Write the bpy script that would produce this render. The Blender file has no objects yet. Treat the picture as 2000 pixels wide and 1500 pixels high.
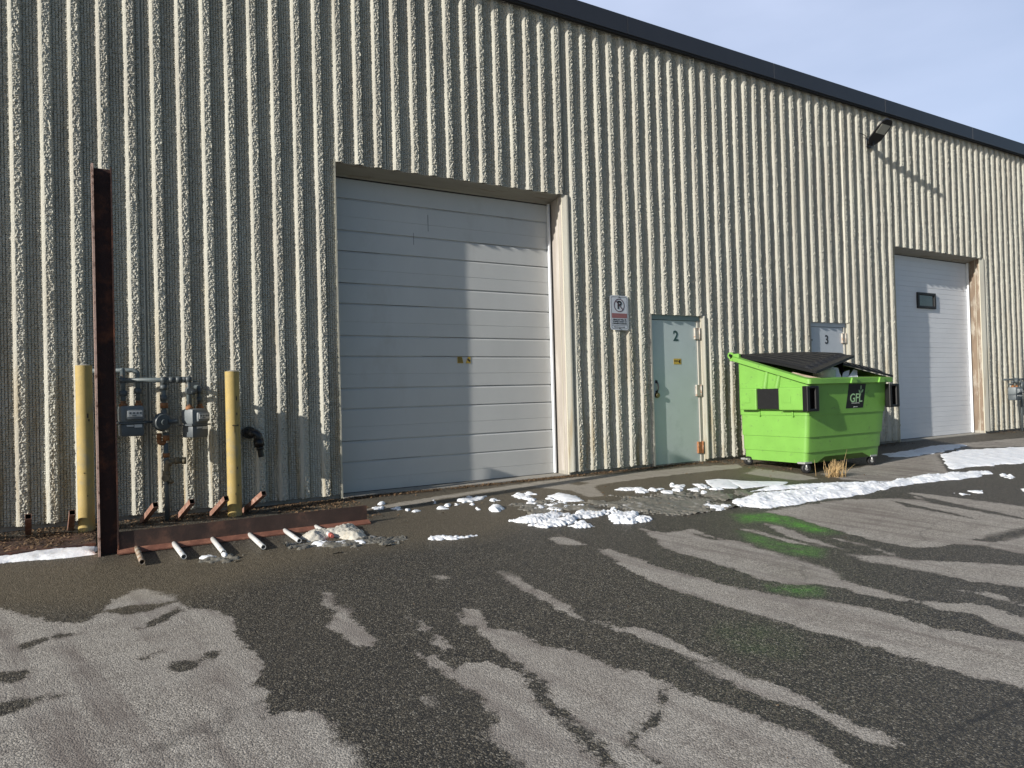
import bpy, bmesh, math, random
import numpy as np
from mathutils import Vector, Matrix
random.seed(7); rng = np.random.default_rng(11)
S = bpy.context.scene
COL = S.collection

# ------------------------------------------------------------------ camera
F = 1390.0; VPX, VPY, ROLL = 3320.0, 706.0, .027
def ray(px, py):
    v = np.array([px-1000., -(py-750.), -F]); return v/np.linalg.norm(v)
_X = ray(VPX, VPY); _h = ray(0, VPY-ROLL*(0-VPX))
_U = np.cross(_X, _h); _U /= np.linalg.norm(_U)
if _U[1] < 0: _U = -_U
_N = np.cross(_U, _X); RM = np.array([_X, _N, _U])
D, H = 7.63, 1.094
CAM = np.array([0., -D, H])
SL = .05                                        # the lot falls away from the wall
def w(px, py, t=0.):                            # photo point on the plane y = -t
    d = RM@ray(px, py); k = (-t-CAM[1])/d[1]; return CAM+k*d
def g(px, py):                                  # photo point on the sloping ground
    d = RM@ray(px, py); k = (SL*CAM[1]-CAM[2])/(d[2]-SL*d[1]); return CAM+k*d
def gz(y): return max(SL*y, -.9) if y < 0 else 0.

cd = bpy.data.cameras.new('camera'); cam = bpy.data.objects.new('camera', cd); COL.objects.link(cam)
cd.sensor_width = 36; cd.lens = 36*F/2000; cd.clip_end = 2000; cd.clip_start = .05
M3 = Matrix([list(r) for r in RM]); cam.matrix_world = Matrix.Translation(Vector(CAM)) @ M3.to_4x4()
S.camera = cam

# ------------------------------------------------------------------ light
ELEV = math.radians(21.0); AZ = math.radians(9.7)        # sun low, raking along the wall from the left
SUN = Vector((math.cos(ELEV)*math.cos(AZ), math.cos(ELEV)*math.sin(AZ), -math.sin(ELEV)))  # travel direction
ld = bpy.data.lights.new('sun', 'SUN'); ld.energy = 5.0; ld.angle = math.radians(.53); ld.color = (1, .955, .885)
sun = bpy.data.objects.new('sun', ld); COL.objects.link(sun)
sun.rotation_euler = SUN.to_track_quat('-Z', 'Y').to_euler(); sun.location = (-20, -6, 12)
W = bpy.data.worlds.new("World"); S.world = W; W.use_nodes = True
nt = W.node_tree; bg = nt.nodes['Background']
sky = nt.nodes.new('ShaderNodeTexSky'); sky.sky_type = 'NISHITA'; sky.sun_disc = False
sky.sun_elevation = ELEV; sky.sun_rotation = math.atan2(-SUN.x, -SUN.y)
sky.air_density = 1.0; sky.dust_density = 1.0; sky.ozone_density = 2.6
tc = nt.nodes.new('ShaderNodeTexCoord'); mp = nt.nodes.new('ShaderNodeMapping'); mp.inputs['Scale'].default_value = (1.2, 1.2, 4)
nz = nt.nodes.new('ShaderNodeTexNoise'); nz.inputs['Scale'].default_value = 1.6; nz.inputs['Detail'].default_value = 5; nz.inputs['Roughness'].default_value = .5
rp = nt.nodes.new('ShaderNodeMapRange'); rp.inputs[1].default_value = .35; rp.inputs[2].default_value = .75; rp.inputs[3].default_value = .62; rp.inputs[4].default_value = .95
mx = nt.nodes.new('ShaderNodeMixRGB'); mx.inputs[2].default_value = (6.9, 7.8, 10.2, 1)
sp_ = nt.nodes.new('ShaderNodeSeparateXYZ'); nt.links.new(tc.outputs['Generated'], sp_.inputs[0])     # thin bright cloud bank lies beyond the building
cb = nt.nodes.new('ShaderNodeMapRange'); cb.inputs[1].default_value = -.1; cb.inputs[2].default_value = .55; nt.links.new(sp_.outputs[1], cb.inputs[0])
ml = nt.nodes.new('ShaderNodeMath'); ml.operation = 'MULTIPLY'
nt.links.new(tc.outputs['Generated'], mp.inputs[0]); nt.links.new(mp.outputs[0], nz.inputs[0]); nt.links.new(nz.outputs[0], rp.inputs[0])
nt.links.new(rp.outputs[0], ml.inputs[0]); nt.links.new(cb.outputs[0], ml.inputs[1]); nt.links.new(ml.outputs[0], mx.inputs[0]); nt.links.new(sky.outputs[0], mx.inputs[1]); nt.links.new(mx.outputs[0], bg.inputs[0])
bg.inputs[1].default_value = .083
S.view_settings.view_transform = 'Standard'; S.view_settings.look = 'None'; S.view_settings.exposure = .42
S.render.engine = 'CYCLES'

# ------------------------------------------------------------------ helpers
ORG = [0., 0., 0.]
def org(x=0, y=0, z=0): ORG[:] = [x, y, z]
def tag(o, label=None, cat=None, group=None, kind=None):
    if label: o['label'] = label
    if cat: o['category'] = cat
    if group: o['group'] = group
    if kind: o['kind'] = kind
    return o
def thing(name, label, cat, loc, group=None):
    o = bpy.data.objects.new(name, None); COL.objects.link(o); o.empty_display_size = .2
    o.location = loc; org(*loc); return tag(o, label, cat, group)
def link(name, me, mat, parent=None):
    o = bpy.data.objects.new(name, me); COL.objects.link(o)
    for m in (mat if isinstance(mat, (list, tuple)) else [mat]): me.materials.append(m)
    if parent is not None: o.parent = parent
    else: o.location = ORG
    return o
def npmesh(name, V, Q, mat, parent=None, smooth=False, attrs=None):
    V = np.asarray(V, dtype=np.float32)-np.array(ORG, dtype=np.float32); Q = np.asarray(Q, dtype=np.int32)
    me = bpy.data.meshes.new(name); n, k = Q.shape
    me.vertices.add(len(V)); me.vertices.foreach_set('co', V.ravel())
    me.loops.add(n*k); me.loops.foreach_set('vertex_index', Q.ravel())
    me.polygons.add(n); me.polygons.foreach_set('loop_start', np.arange(n, dtype=np.int32)*k)
    try: me.polygons.foreach_set('loop_total', np.full(n, k, dtype=np.int32))
    except Exception: pass
    if attrs:
        for a, d in attrs.items():
            at = me.attributes.new(a, 'FLOAT', 'POINT'); at.data.foreach_set('value', np.asarray(d, dtype=np.float32).ravel())
    me.update(calc_edges=True); me.validate()
    me.polygons.foreach_set('use_smooth', np.full(n, smooth))
    return link(name, me, mat, parent)
class MB:
    def __init__(s): s.bm = bmesh.new()
    def poly(s, pts): return s.bm.faces.new([s.bm.verts.new(p) for p in pts])
    def box(s, x0, x1, y0, y1, z0, z1, bev=0, rot=None):
        c = Vector(((x0+x1)/2, (y0+y1)/2, (z0+z1)/2)); M = Matrix.Translation(c)
        if rot: M = M @ rot
        M = M @ Matrix.Diagonal((abs(x1-x0), abs(y1-y0), abs(z1-z0), 1))
        r = bmesh.ops.create_cube(s.bm, size=1, matrix=M)
        if bev:
            es = list({e for v in r['verts'] for e in v.link_edges})
            bmesh.ops.bevel(s.bm, geom=es, offset=bev, segments=2, affect='EDGES', profile=.6)
        return s
    def tube(s, pts, r, n=14, caps=True, hollow=0):
        pts = [Vector(p) for p in pts]; rs = r if isinstance(r, (list, tuple)) else [r]*len(pts)
        rings = []; up = None
        for i, p in enumerate(pts):
            if i == 0: d = pts[1]-p
            elif i == len(pts)-1: d = p-pts[i-1]
            else: d = (pts[i+1]-p).normalized()+(p-pts[i-1]).normalized()
            d.normalize()
            if up is None: up = d.orthogonal().normalized()
            else: up = (up-d*up.dot(d)).normalized()
            b = d.cross(up)
            rings.append([s.bm.verts.new(p+(up*math.cos(2*math.pi*k/n)+b*math.sin(2*math.pi*k/n))*rs[i]) for k in range(n)])
        for a, b2 in zip(rings, rings[1:]):
            for k in range(n):
                f = s.bm.faces.new((a[k], a[(k+1) % n], b2[(k+1) % n], b2[k])); f.smooth = True
        if hollow:
            for idx, sg in ((0, 1), (-1, -1)):
                p = pts[idx]; d = (pts[1]-pts[0]).normalized() if idx == 0 else (pts[-2]-pts[-1]).normalized()
                inner = [s.bm.verts.new(p+(v.co-p)*(1-hollow)) for v in rings[idx]]
                deep = [s.bm.verts.new(v.co+d*rs[idx]*3) for v in inner]
                for k in range(n):
                    k2 = (k+1) % n
                    s.bm.faces.new((rings[idx][k], inner[k], inner[k2], rings[idx][k2]))
                    s.bm.faces.new((inner[k], deep[k], deep[k2], inner[k2]))
                s.bm.faces.new(deep)
        elif caps:
            s.bm.faces.new(rings[0][::-1]); s.bm.faces.new(rings[-1])
        return s
    def extrude(s, prof, a, b, axis='x'):       # profile of 2-D points swept from a to b
        def P(u, v, t): return (t, u, v) if axis == 'x' else ((u, t, v) if axis == 'y' else (u, v, t))
        A = [s.bm.verts.new(P(u, v, a)) for u, v in prof]; B = [s.bm.verts.new(P(u, v, b)) for u, v in prof]
        n = len(prof)
        for k in range(n): s.bm.faces.new((A[k], A[(k+1) % n], B[(k+1) % n], B[k]))
        s.bm.faces.new(A[::-1]); s.bm.faces.new(B); return s
    def build(s, name, mat, parent=None, smooth=False, bevel=0):
        bmesh.ops.recalc_face_normals(s.bm, faces=s.bm.faces)
        if bevel:
            bmesh.ops.bevel(s.bm, geom=[e for e in s.bm.edges if len(e.link_faces) == 2 and e.calc_face_angle(0) > .6], offset=bevel, segments=2, affect='EDGES')
        if smooth:
            for f in s.bm.faces: f.smooth = True
        bmesh.ops.translate(s.bm, verts=s.bm.verts, vec=-Vector(ORG))
        me = bpy.data.meshes.new(name); s.bm.to_mesh(me); s.bm.free()
        if smooth:
            try: me.set_sharp_from_angle(angle=math.radians(38))
            except Exception: pass
        return link(name, me, mat, parent)
def copy_tree(o, dx, parent=None):
    c = o.copy(); COL.objects.link(c)
    if parent: c.parent = parent
    else: c.location = Vector(o.location)+Vector(dx)
    for ch in [q for q in bpy.data.objects if q.parent == o]: copy_tree(ch, dx, c)
    return c
def text(name, s, size, M, mat, parent, extrude=.001, align='CENTER', spacing=1., bold=0):
    cu = bpy.data.curves.new(name, 'FONT'); cu.body = s; cu.size = size; cu.extrude = extrude; cu.align_x = align; cu.align_y = 'CENTER'
    cu.space_character = spacing; cu.offset = bold; cu.resolution_u = 4
    t = bpy.data.objects.new(name+'_tmp', cu); COL.objects.link(t)
    me = bpy.data.meshes.new_from_object(t.evaluated_get(bpy.context.evaluated_depsgraph_get()))
    bpy.data.objects.remove(t); bpy.data.curves.remove(cu)
    me.transform(Matrix.Translation(-Vector(ORG)) @ M); me.name = name
    return link(name, me, mat, parent)
def facing(x, y, z, rz=0, tilt=0):              # text frame on a surface that faces -y
    return Matrix.Translation((x, y, z)) @ Matrix.Rotation(rz, 4, 'Z') @ Matrix.Rotation(math.pi/2+tilt, 4, 'X')

# ------------------------------------------------------------------ materials
def mat(name, c, rough=.6, metal=0., var=.0, vscale=8., c2=None, c2amt=0., c2scale=3., bump=0., bscale=60., stretch=(1, 1, 1), spec=.5, trans=0):
    m = bpy.data.materials.new(name); m.use_nodes = True; n = m.node_tree; b = n.nodes['Principled BSDF']
    b.inputs['Roughness'].default_value = rough; b.inputs['Metallic'].default_value = metal
    b.inputs['Specular IOR Level'].default_value = spec
    if trans: b.inputs['Transmission Weight'].default_value = trans
    c = tuple(v*.84 for v in c); c2 = tuple(v*.84 for v in c2) if c2 else None
    col = n.nodes.new('ShaderNodeRGB'); col.outputs[0].default_value = (*c, 1); out = col.outputs[0]
    co = n.nodes.new('ShaderNodeTexCoord'); mp = n.nodes.new('ShaderNodeMapping'); mp.inputs['Scale'].default_value = stretch
    n.links.new(co.outputs['Object'], mp.inputs[0])
    def noise(sc, det=4, r=.6):
        q = n.nodes.new('ShaderNodeTexNoise'); q.inputs['Scale'].default_value = sc; q.inputs['Detail'].default_value = det; q.inputs['Roughness'].default_value = r
        n.links.new(mp.outputs[0], q.inputs[0]); return q.outputs[0]
    if c2 is not None:
        r = n.nodes.new('ShaderNodeMapRange'); r.inputs[1].default_value = .62-c2amt*.35; r.inputs[2].default_value = .72-c2amt*.2; n.links.new(noise(c2scale, 6, .65), r.inputs[0])
        x = n.nodes.new('ShaderNodeMixRGB'); x.inputs[2].default_value = (*c2, 1); n.links.new(out, x.inputs[1]); n.links.new(r.outputs[0], x.inputs[0]); out = x.outputs[0]
    if var:
        r = n.nodes.new('ShaderNodeMapRange'); r.inputs[1].default_value = .25; r.inputs[2].default_value = .75; r.inputs[3].default_value = 1-var; r.inputs[4].default_value = 1+var
        n.links.new(noise(vscale), r.inputs[0])
        x = n.nodes.new('ShaderNodeVectorMath'); x.operation = 'SCALE'; n.links.new(out, x.inputs[0]); n.links.new(r.outputs[0], x.inputs['Scale']); out = x.outputs[0]
    n.links.new(out, b.inputs['Base Color'])
    if bump:
        u = n.nodes.new('ShaderNodeBump'); u.inputs['Strength'].default_value = min(bump, 1); u.inputs['Distance'].default_value = .004
        n.links.new(noise(bscale, 3), u.inputs['Height']); n.links.new(u.outputs[0], b.inputs['Normal'])
    return m
M_wall = None
m_steel = mat('rusty steel', (.045, .017, .012), .75, 0, .35, 9, (.16, .055, .025), .35, 5, .6, 90)
m_primer = mat('red primer steel', (.20, .08, .05), .7, 0, .3, 12, (.28, .13, .08), .3, 6, .4, 80)
m_tube = mat('rusted square tube', (.25, .125, .085), .75, 0, .3, 25, (.38, .25, .2), .35, 18, .4, 120)
m_tube_in = mat('tube inside', (.01, .008, .007), .9)
m_web = mat('brown steel web', (.060, .034, .026), .65, 0, .35, 8, (.12, .06, .04), .3, 4, .4, 80)
m_flange_lit = mat('sunlit rusty edge', (.62, .42, .34), .7, 0, .25, 12, (.12, .05, .03), .3, 14, .3, 80)  # sunlight on the column's left flange painted in as pale colour, with rust blotches
m_pipe = mat('white pipe', (.62, .62, .6), .45, 0, .12, 30, (.35, .27, .2), .1, 14)
m_pipe_r = mat('rusty pipe', (.45, .4, .33), .6, 0, .2, 30, (.18, .09, .03), .6, 20)
m_pink = mat('pink pipe end', (.5, .14, .11), .5, 0, .2, 30)
m_black = mat('black hole', (.006, .006, .006), .9)
m_bollard = mat('chalky yellow paint', (.45, .33, .11), .7, 0, .14, 7, (.36, .30, .17), .3, 8, .15, 60)
m_chip = mat('dark paint chip', (.05, .035, .02), .8)
m_conc = mat('concrete', (.32, .3, .26), .85, 0, .2, 12, None, 0, 1, .5, 80)
m_gaspipe = mat('grey gas pipe', (.11, .135, .14), .5, 0, .2, 20, (.24, .15, .08), .08, 16, .2, 90)
m_gasdark = mat('dark gas fitting', (.075, .088, .092), .5, 0, .2, 20)
m_rustnut = mat('rusty union nut', (.30, .13, .05), .7, .2, .3, 40)
m_meter = mat('grey meter casing', (.16, .18, .19), .5, 0, .1, 12, None, 0, 1, .15, 70)
m_meterd = mat('meter lower casing', (.09, .105, .115), .5, 0, .1, 12)
m_plate = mat('meter dial plate', (.55, .56, .55), .35, 0, .1, 90)
m_olive = mat('old olive fitting', (.17, .14, .085), .6, 0, .3, 30)
m_abs = mat('black plastic pipe', (.012, .012, .013), .35, 0, .2, 15)
m_coping = mat('dark metal coping', (.035, .037, .045), .45, 0, .08, 2, None, 0, 1, .03, 4)
m_door = mat('grey door panel', (.57, .57, .55), .40, 0, .05, 2, (.53, .52, .49), .10, 1.6, .06, 6, (1, 1, .6), .6)
m_door2 = mat('white door panel', (.80, .81, .83), .45, 0, .03, 3)
m_slot = mat('dark seam', (.02, .02, .022), .8)
m_track = mat('white door track', (.72, .74, .76), .5, 0, .06, 8)
m_jamb = mat('weathered jamb', (.36, .325, .285), .9, 0, .1, 5, (.46, .43, .39), .3, 5, .6, 50, (1, 1, .12))
m_jambb = mat('brown weathered jamb', (.21, .155, .11), .9, 0, .2, 8, (.40, .36, .3), .3, 10, .6, 50, (1, 1, .25))
m_soffit = mat('weathered soffit', (.36, .34, .29), .85, 0, .15, 5, (.25, .2, .15), .2, 8, .4, 50, (.2, 1, 1))
m_smooth = mat('smooth cream trim', (.56, .53, .42), .85, 0, .08, 6, (.4, .33, .22), .12, 4, .4, 70, (1, 1, .2))
m_mandoor = mat('pale green steel door', (.53, .60, .595), .45, 0, .05, 3, (.46, .53, .52), .12, 2.5, .06, 5)
m_mandoor2 = mat('pale grey steel door', (.56, .60, .64), .45, 0, .05, 3)
m_frame = mat('door frame', (.42, .40, .35), .7, 0, .08, 5)
m_frameg = mat('green door frame', (.24, .31, .30), .5, 0, .06, 5)
m_hinge = mat('old hinge', (.5, .47, .41), .6, .2, .2, 20, (.35, .18, .1), .3, 25)
m_hinger = mat('rusty hinge', (.36, .15, .06), .8, .1, .3, 30, (.5, .42, .35), .2, 25)
m_num = mat('dark green number', (.03, .07, .065), .5)
m_numb = mat('black number', (.015, .015, .02), .5)
m_brass = mat('tarnished knob', (.2, .16, .09), .4, .7)
m_yel = mat('yellow sticker', (.55, .37, .06), .5, 0, .15, 60)
m_ink = mat('black ink', (.012, .012, .012), .6)
m_glass = mat('dark window', (.02, .025, .03), .08, 0, spec=.8)
m_rub = mat('black rubber', (.014, .014, .015), .6, 0, .2, 20)
m_signw = mat('sign face', (.60, .63, .68), .4, 0, .04, 20)
m_signr = mat('faded red band', (.30, .13, .13), .5, 0, .1, 30)
m_green = mat('lime green plastic', (.175, .40, .068), .44, 0, .10, 4, (.115, .21, .06), .06, 16, .05, 4)
m_lid = mat('black lid plastic', (.009, .0095, .011), .38, 0, .15, 8, (.022, .022, .022), .2, 5, .1, 20, spec=.35)
m_fork = mat('black pocket plastic', (.007, .007, .008), .38, 0, .1, 10, spec=.35)
m_patch = mat('scuffed black patch', (.009, .009, .010), .6, 0, .3, 25, spec=.25)
m_galv = mat('galvanised caster', (.48, .48, .47), .45, .5, .15, 30)
m_leafg = mat('logo pale green', (.38, .62, .33), .5)
m_logow = mat('logo white', (.55, .6, .55), .5)
m_white = mat('white foam sheet', (.72, .73, .75), .6, 0, .06, 8)
m_card = mat('cardboard', (.50, .41, .31), .85, 0, .1, 9)
m_bucket = mat('cloudy plastic', (.40, .47, .38), .35, 0, .1, 10)
m_grass = mat('dry straw', (.55, .38, .18), .8, 0, .3, 40)
m_lamp = mat('black lamp housing', (.014, .014, .016), .45)
m_led = mat('lamp lens', (.55, .54, .47), .4, 0, .05, 60)
m_leaf = mat('dead leaves', (.13, .075, .035), .9, 0, .5, 30, (.3, .21, .12), .3, 40)
m_roof = mat('flat roof', (.12, .12, .12), .9, 0, .1, 2)

def wall_material():
    m = bpy.data.materials.new('painted ribbed concrete'); m.use_nodes = True; n = m.node_tree; L = n.links; b = n.nodes['Principled BSDF']
    b.inputs['Roughness'].default_value = .85; b.inputs['Specular IOR Level'].default_value = .25
    co = n.nodes.new('ShaderNodeTexCoord')
    def noise(sc, st, det=5, r=.6):
        mp = n.nodes.new('ShaderNodeMapping'); mp.inputs['Scale'].default_value = st; L.new(co.outputs['Object'], mp.inputs[0])
        q = n.nodes.new('ShaderNodeTexNoise'); q.inputs['Scale'].default_value = sc; q.inputs['Detail'].default_value = det; q.inputs['Roughness'].default_value = r
        L.new(mp.outputs[0], q.inputs[0]); return q.outputs[0]
    def rng_(o, a, b_, c=0, d=1):
        r = n.nodes.new('ShaderNodeMapRange'); r.inputs[1].default_value = a; r.inputs[2].default_value = b_; r.inputs[3].default_value = c; r.inputs[4].default_value = d; L.new(o, r.inputs[0]); return r.outputs[0]
    def mix(f, a, c):
        x = n.nodes.new('ShaderNodeMixRGB'); L.new(f, x.inputs[0])
        if isinstance(a, tuple): x.inputs[1].default_value = (*a, 1)
        else: L.new(a, x.inputs[1])
        x.inputs[2].default_value = (*c, 1); return x.outputs[0]
    c = mix(rng_(noise(5, (1, 1, .12)), .45, .62), (.485, .472, .405), (.43, .41, .35))
    # rust-brown drip staining, strongest low down
    sep = n.nodes.new('ShaderNodeSeparateXYZ'); L.new(co.outputs['Object'], sep.inputs[0])
    low = rng_(sep.outputs[2], .1, 2.6, 1, .08)
    drip = rng_(noise(14, (1, 1, .07)), .50, .66)
    mu = n.nodes.new('ShaderNodeMath'); mu.operation = 'MULTIPLY'; L.new(low, mu.inputs[0]); L.new(drip, mu.inputs[1])
    mu2 = n.nodes.new('ShaderNodeMath'); mu2.operation = 'MULTIPLY'; L.new(mu.outputs[0], mu2.inputs[0]); mu2.inputs[1].default_value = .8
    c = mix(mu2.outputs[0], c, (.33, .25, .13))
    c = mix(rng_(noise(90, (1, 1, 1), 3), .66, .74, 0, .6), c, (.2, .17, .13))
    L.new(c, b.inputs['Base Color'])
    u = n.nodes.new('ShaderNodeBump'); u.inputs['Strength'].default_value = .7; u.inputs['Distance'].default_value = .004
    L.new(noise(130, (1, 1, 1), 3), u.inputs['Height']); L.new(u.outputs[0], b.inputs['Normal'])
    return m
M_wall = wall_material()

# ------------------------------------------------------------------ 2-D polygons (traced on the photo, laid on the ground)
def sdf(P, poly):                               # >0 inside
    P = P.astype(np.float64); n = len(poly); dmin = np.full(len(P), 1e9); ins = np.zeros(len(P), bool)
    for i in range(n):
        a = poly[i]; b = poly[(i+1) % n]; e = b-a; v = P-a
        t = np.clip((v@e)/max(e@e, 1e-12), 0, 1); q = v-t[:, None]*e
        dmin = np.minimum(dmin, (q**2).sum(1))
        c = (a[1] <= P[:, 1]) != (b[1] <= P[:, 1])
        with np.errstate(divide='ignore', invalid='ignore'):
            xi = a[0]+(P[:, 1]-a[1])/(b[1]-a[1] if b[1] != a[1] else 1e-12)*e[0]
        ins ^= c & (P[:, 0] < xi)
    return np.where(ins, 1, -1)*np.sqrt(dmin)
def gpoly(pts): return np.array([g(*p)[:2] for p in pts])
def union(P, polys, init=-3.):
    r = np.full(len(P), init)
    for q in polys:
        q = gpoly(q); bb0 = q.min(0)-1.0; bb1 = q.max(0)+1.0
        k = np.all((P > bb0) & (P < bb1), axis=1)
        if k.any(): r[k] = np.maximum(r[k], sdf(P[k], q))
    return r
DRY = [
 [(-700,1187),(0,1187),(60,1200),(110,1214),(165,1214),(205,1190),(215,1170),(260,1152),(290,1148),(330,1160),(345,1165),(355,1180),(380,1185),(430,1192),(455,1205),(460,1225),(475,1255),(500,1280),(510,1300),(502,1335),(522,1350),(520,1395),(560,1388),(610,1384),(640,1395),(650,1410),(665,1440),(700,1470),(712,1500),(760,1700),(-700,1700)],
 [(620,1147),(640,1155),(660,1180),(685,1190),(690,1210),(720,1230),(735,1245),(740,1270),(700,1258),(665,1245),(645,1225),(645,1205),(655,1195),(635,1180)],
 [(795,1202),(830,1212),(850,1235),(880,1250),(888,1270),(860,1262),(840,1255),(845,1245),(820,1225)],
 [(805,1268),(850,1278),(885,1305),(908,1292),(960,1288),(990,1300),(1030,1330),(1045,1360),(1080,1395),(1120,1435),(1165,1475),(1195,1500),(1290,1700),(1060,1700),(1015,1500),(990,1470),(960,1440),(940,1420),(975,1408),(930,1352),(870,1318),(830,1290)],
 [(885,1195),(920,1203),(905,1190),(935,1192),(955,1225),(1000,1230),(1050,1255),(1120,1270),(1180,1295),(1250,1310),(1300,1330),(1330,1350),(1390,1370),(1420,1375),(1480,1400),(1530,1420),(1600,1440),(1640,1480),(1670,1500),(1850,1700),(1350,1700),(1220,1500),(1180,1455),(1140,1420),(1110,1395),(1070,1355),(1060,1330),(1010,1290),(990,1275),(970,1262),(940,1240),(935,1220),(900,1215)],
 [(975,1117),(1010,1125),(1040,1150),(1080,1165),(1115,1190),(1150,1210),(1210,1222),(1240,1225),(1280,1235),(1330,1258),(1370,1280),(1440,1310),(1500,1330),(1560,1355),(1600,1375),(1640,1400),(1700,1420),(1775,1455),(1740,1455),(1680,1440),(1640,1420),(1600,1390),(1560,1378),(1500,1365),(1450,1345),(1380,1310),(1340,1285),(1300,1265),(1230,1240),(1180,1222),(1120,1205),(1070,1180),(1050,1170),(1010,1148),(990,1135)],
 [(1165,1073),(1190,1073),(1240,1090),(1300,1113),(1380,1134),(1454,1151),(1552,1171),(1615,1174),(1650,1181),(1755,1202),(1807,1223),(1895,1239),(2000,1256),(2200,1290),(2200,1390),(2000,1345),(1950,1335),(1825,1300),(1737,1274),(1650,1249),(1562,1228),(1510,1211),(1405,1183),(1300,1148),(1235,1120),(1200,1095)],
 [(1245,1030),(1300,1040),(1352,1032),(1405,1050),(1447,1057),(1510,1078),(1580,1099),(1643,1120),(1641,1130),(1678,1143),(1720,1153),(1772,1172),(1807,1174),(1860,1178),(1912,1181),(2000,1207),(2200,1250),(2200,1280),(2000,1242),(1947,1225),(1895,1197),(1846,1195),(1790,1180),(1685,1164),(1650,1151),(1601,1144),(1527,1141),(1492,1134),(1440,1116),(1370,1092),(1300,1073),(1275,1050)],
 [(1489,999),(1545,990),(1650,976),(1740,974),(1900,984),(2000,995),(2400,1010),(2400,1140),(2100,1095),(2000,1081),(1912,1064),(1860,1062),(1825,1067),(1790,1069),(1720,1057),(1650,1039),(1597,1025),(1545,1008)],
 [(1777,962),(1860,972),(2000,990),(2400,1000),(2400,1020),(2000,1008),(1880,990),(1790,976)],
 [(1440,1031),(1475,1034),(1545,1053),(1608,1069),(1545,1059),(1496,1046)],
 [(1491,1020),(1524,1025),(1566,1043),(1615,1060),(1653,1074),(1615,1067),(1545,1050),(1517,1036)],
 [(1650,1080),(1685,1083),(1741,1085),(1695,1067),(1622,1050),(1650,1053),(1720,1071),(1769,1092),(1825,1094),(1895,1097),(2000,1103),(2300,1120),(2300,1170),(2000,1148),(1900,1135),(1800,1115),(1740,1103),(1695,1097)],
 [(1865,1153),(1930,1157),(2000,1180),(2200,1215),(2200,1225),(2000,1185),(1912,1162)],
 [(1075,1050),(1100,1048),(1150,1064),(1110,1068),(1085,1062)],
 [(843,1123),(878,1125),(868,1132),(850,1131)], [(785,1133),(805,1136),(803,1139)],
 [(818,1357),(835,1360),(858,1377),(840,1375)],
 # dry concrete at the foot of the wall
 [(690,1000),(760,985),(860,968),(1000,947),(1116,933),(1250,922),(1330,914),(1440,906),(1452,914),(1380,921),(1300,930),(1200,942),(1160,950),(1180,968),(1150,970),(1115,958),(1040,950),(950,962),(850,976),(830,982),(740,994)],
 [(1600,925),(1720,905),(1800,872),(1990,856),(2300,840),(2300,862),(1900,874),(1860,880),(1830,890),(1855,925),(1760,942),(1650,938)],
 [(1480,915),(1560,925),(1600,935),(1560,940),(1450,925)],
]
WET = [  # wet marks inside the dry areas
 [(0,1312),(30,1310),(60,1305),(70,1312),(30,1330),(-30,1332)],[(-60,1395),(0,1372),(40,1366),(66,1366),(60,1378),(20,1396),(-40,1405)],
 [(88,1360),(125,1353),(132,1358),(100,1366)],[(30,1262),(60,1248),(92,1244),(85,1252),(45,1266)],[(108,1240),(140,1235),(150,1240),(115,1246)],
 [(270,1280),(290,1274),(300,1278),(292,1284),(276,1286)],[(302,1275),(325,1264),(333,1266),(318,1274)],
 [(328,1300),(345,1290),(375,1287),(392,1291),(385,1300),(350,1308),(334,1306)],[(392,1280),(415,1270),(430,1272),(418,1282),(398,1288)],
 [(207,1192),(260,1180),(345,1172),(320,1184),(250,1200)],[(235,1236),(300,1222),(355,1192),(350,1180),(320,1200),(270,1225)],
 [(1900,1053),(1950,1042),(2010,1029),(2300,1010),(2300,1060),(2000,1045),(1940,1058)],
 [(1740,978),(1800,990),(1900,1012),(1915,1016),(1850,1004),(1770,990)],[(1780,965),(1850,982),(1990,1010),(2010,1016),(1900,998),(1820,984)],
 [(1110,945),(1130,941),(1152,943),(1130,948)],[(1345,1037),(1370,1045),(1400,1053),(1372,1048)],
 [(1300,1330),(1290,1400),(1250,1440),(1242,1450),(1262,1470),(1310,1500),(1300,1500),(1240,1460),(1234,1440),(1275,1400)],
]
GREENS = [([(1430,1004),(1500,1000),(1545,1008),(1600,1026),(1640,1040),(1600,1043),(1550,1030),(1491,1018),(1450,1020)], .85),
 ([(1440,1036),(1500,1048),(1560,1062),(1610,1072),(1600,1088),(1540,1082),(1460,1056)], .6),
 ([(1500,1143),(1540,1146),(1600,1148),(1605,1164),(1560,1165),(1510,1155)], .75),
 ([(1400,1215),(1500,1220),(1560,1240),(1560,1290),(1450,1280),(1380,1250)], .08),
 ([(1450,1095),(1560,1100),(1640,1125),(1600,1140),(1500,1130)], .15)]
TANW = [[(560,990),(800,965),(1116,925),(1440,900),(1700,880),(1720,905),(1600,940),(1440,935),(1300,965),(1150,985),(950,1050),(700,1080),(300,1180),(-200,1200),(-200,1100),(200,1090),(560,1065),(730,1020),(740,1000)]]

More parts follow.
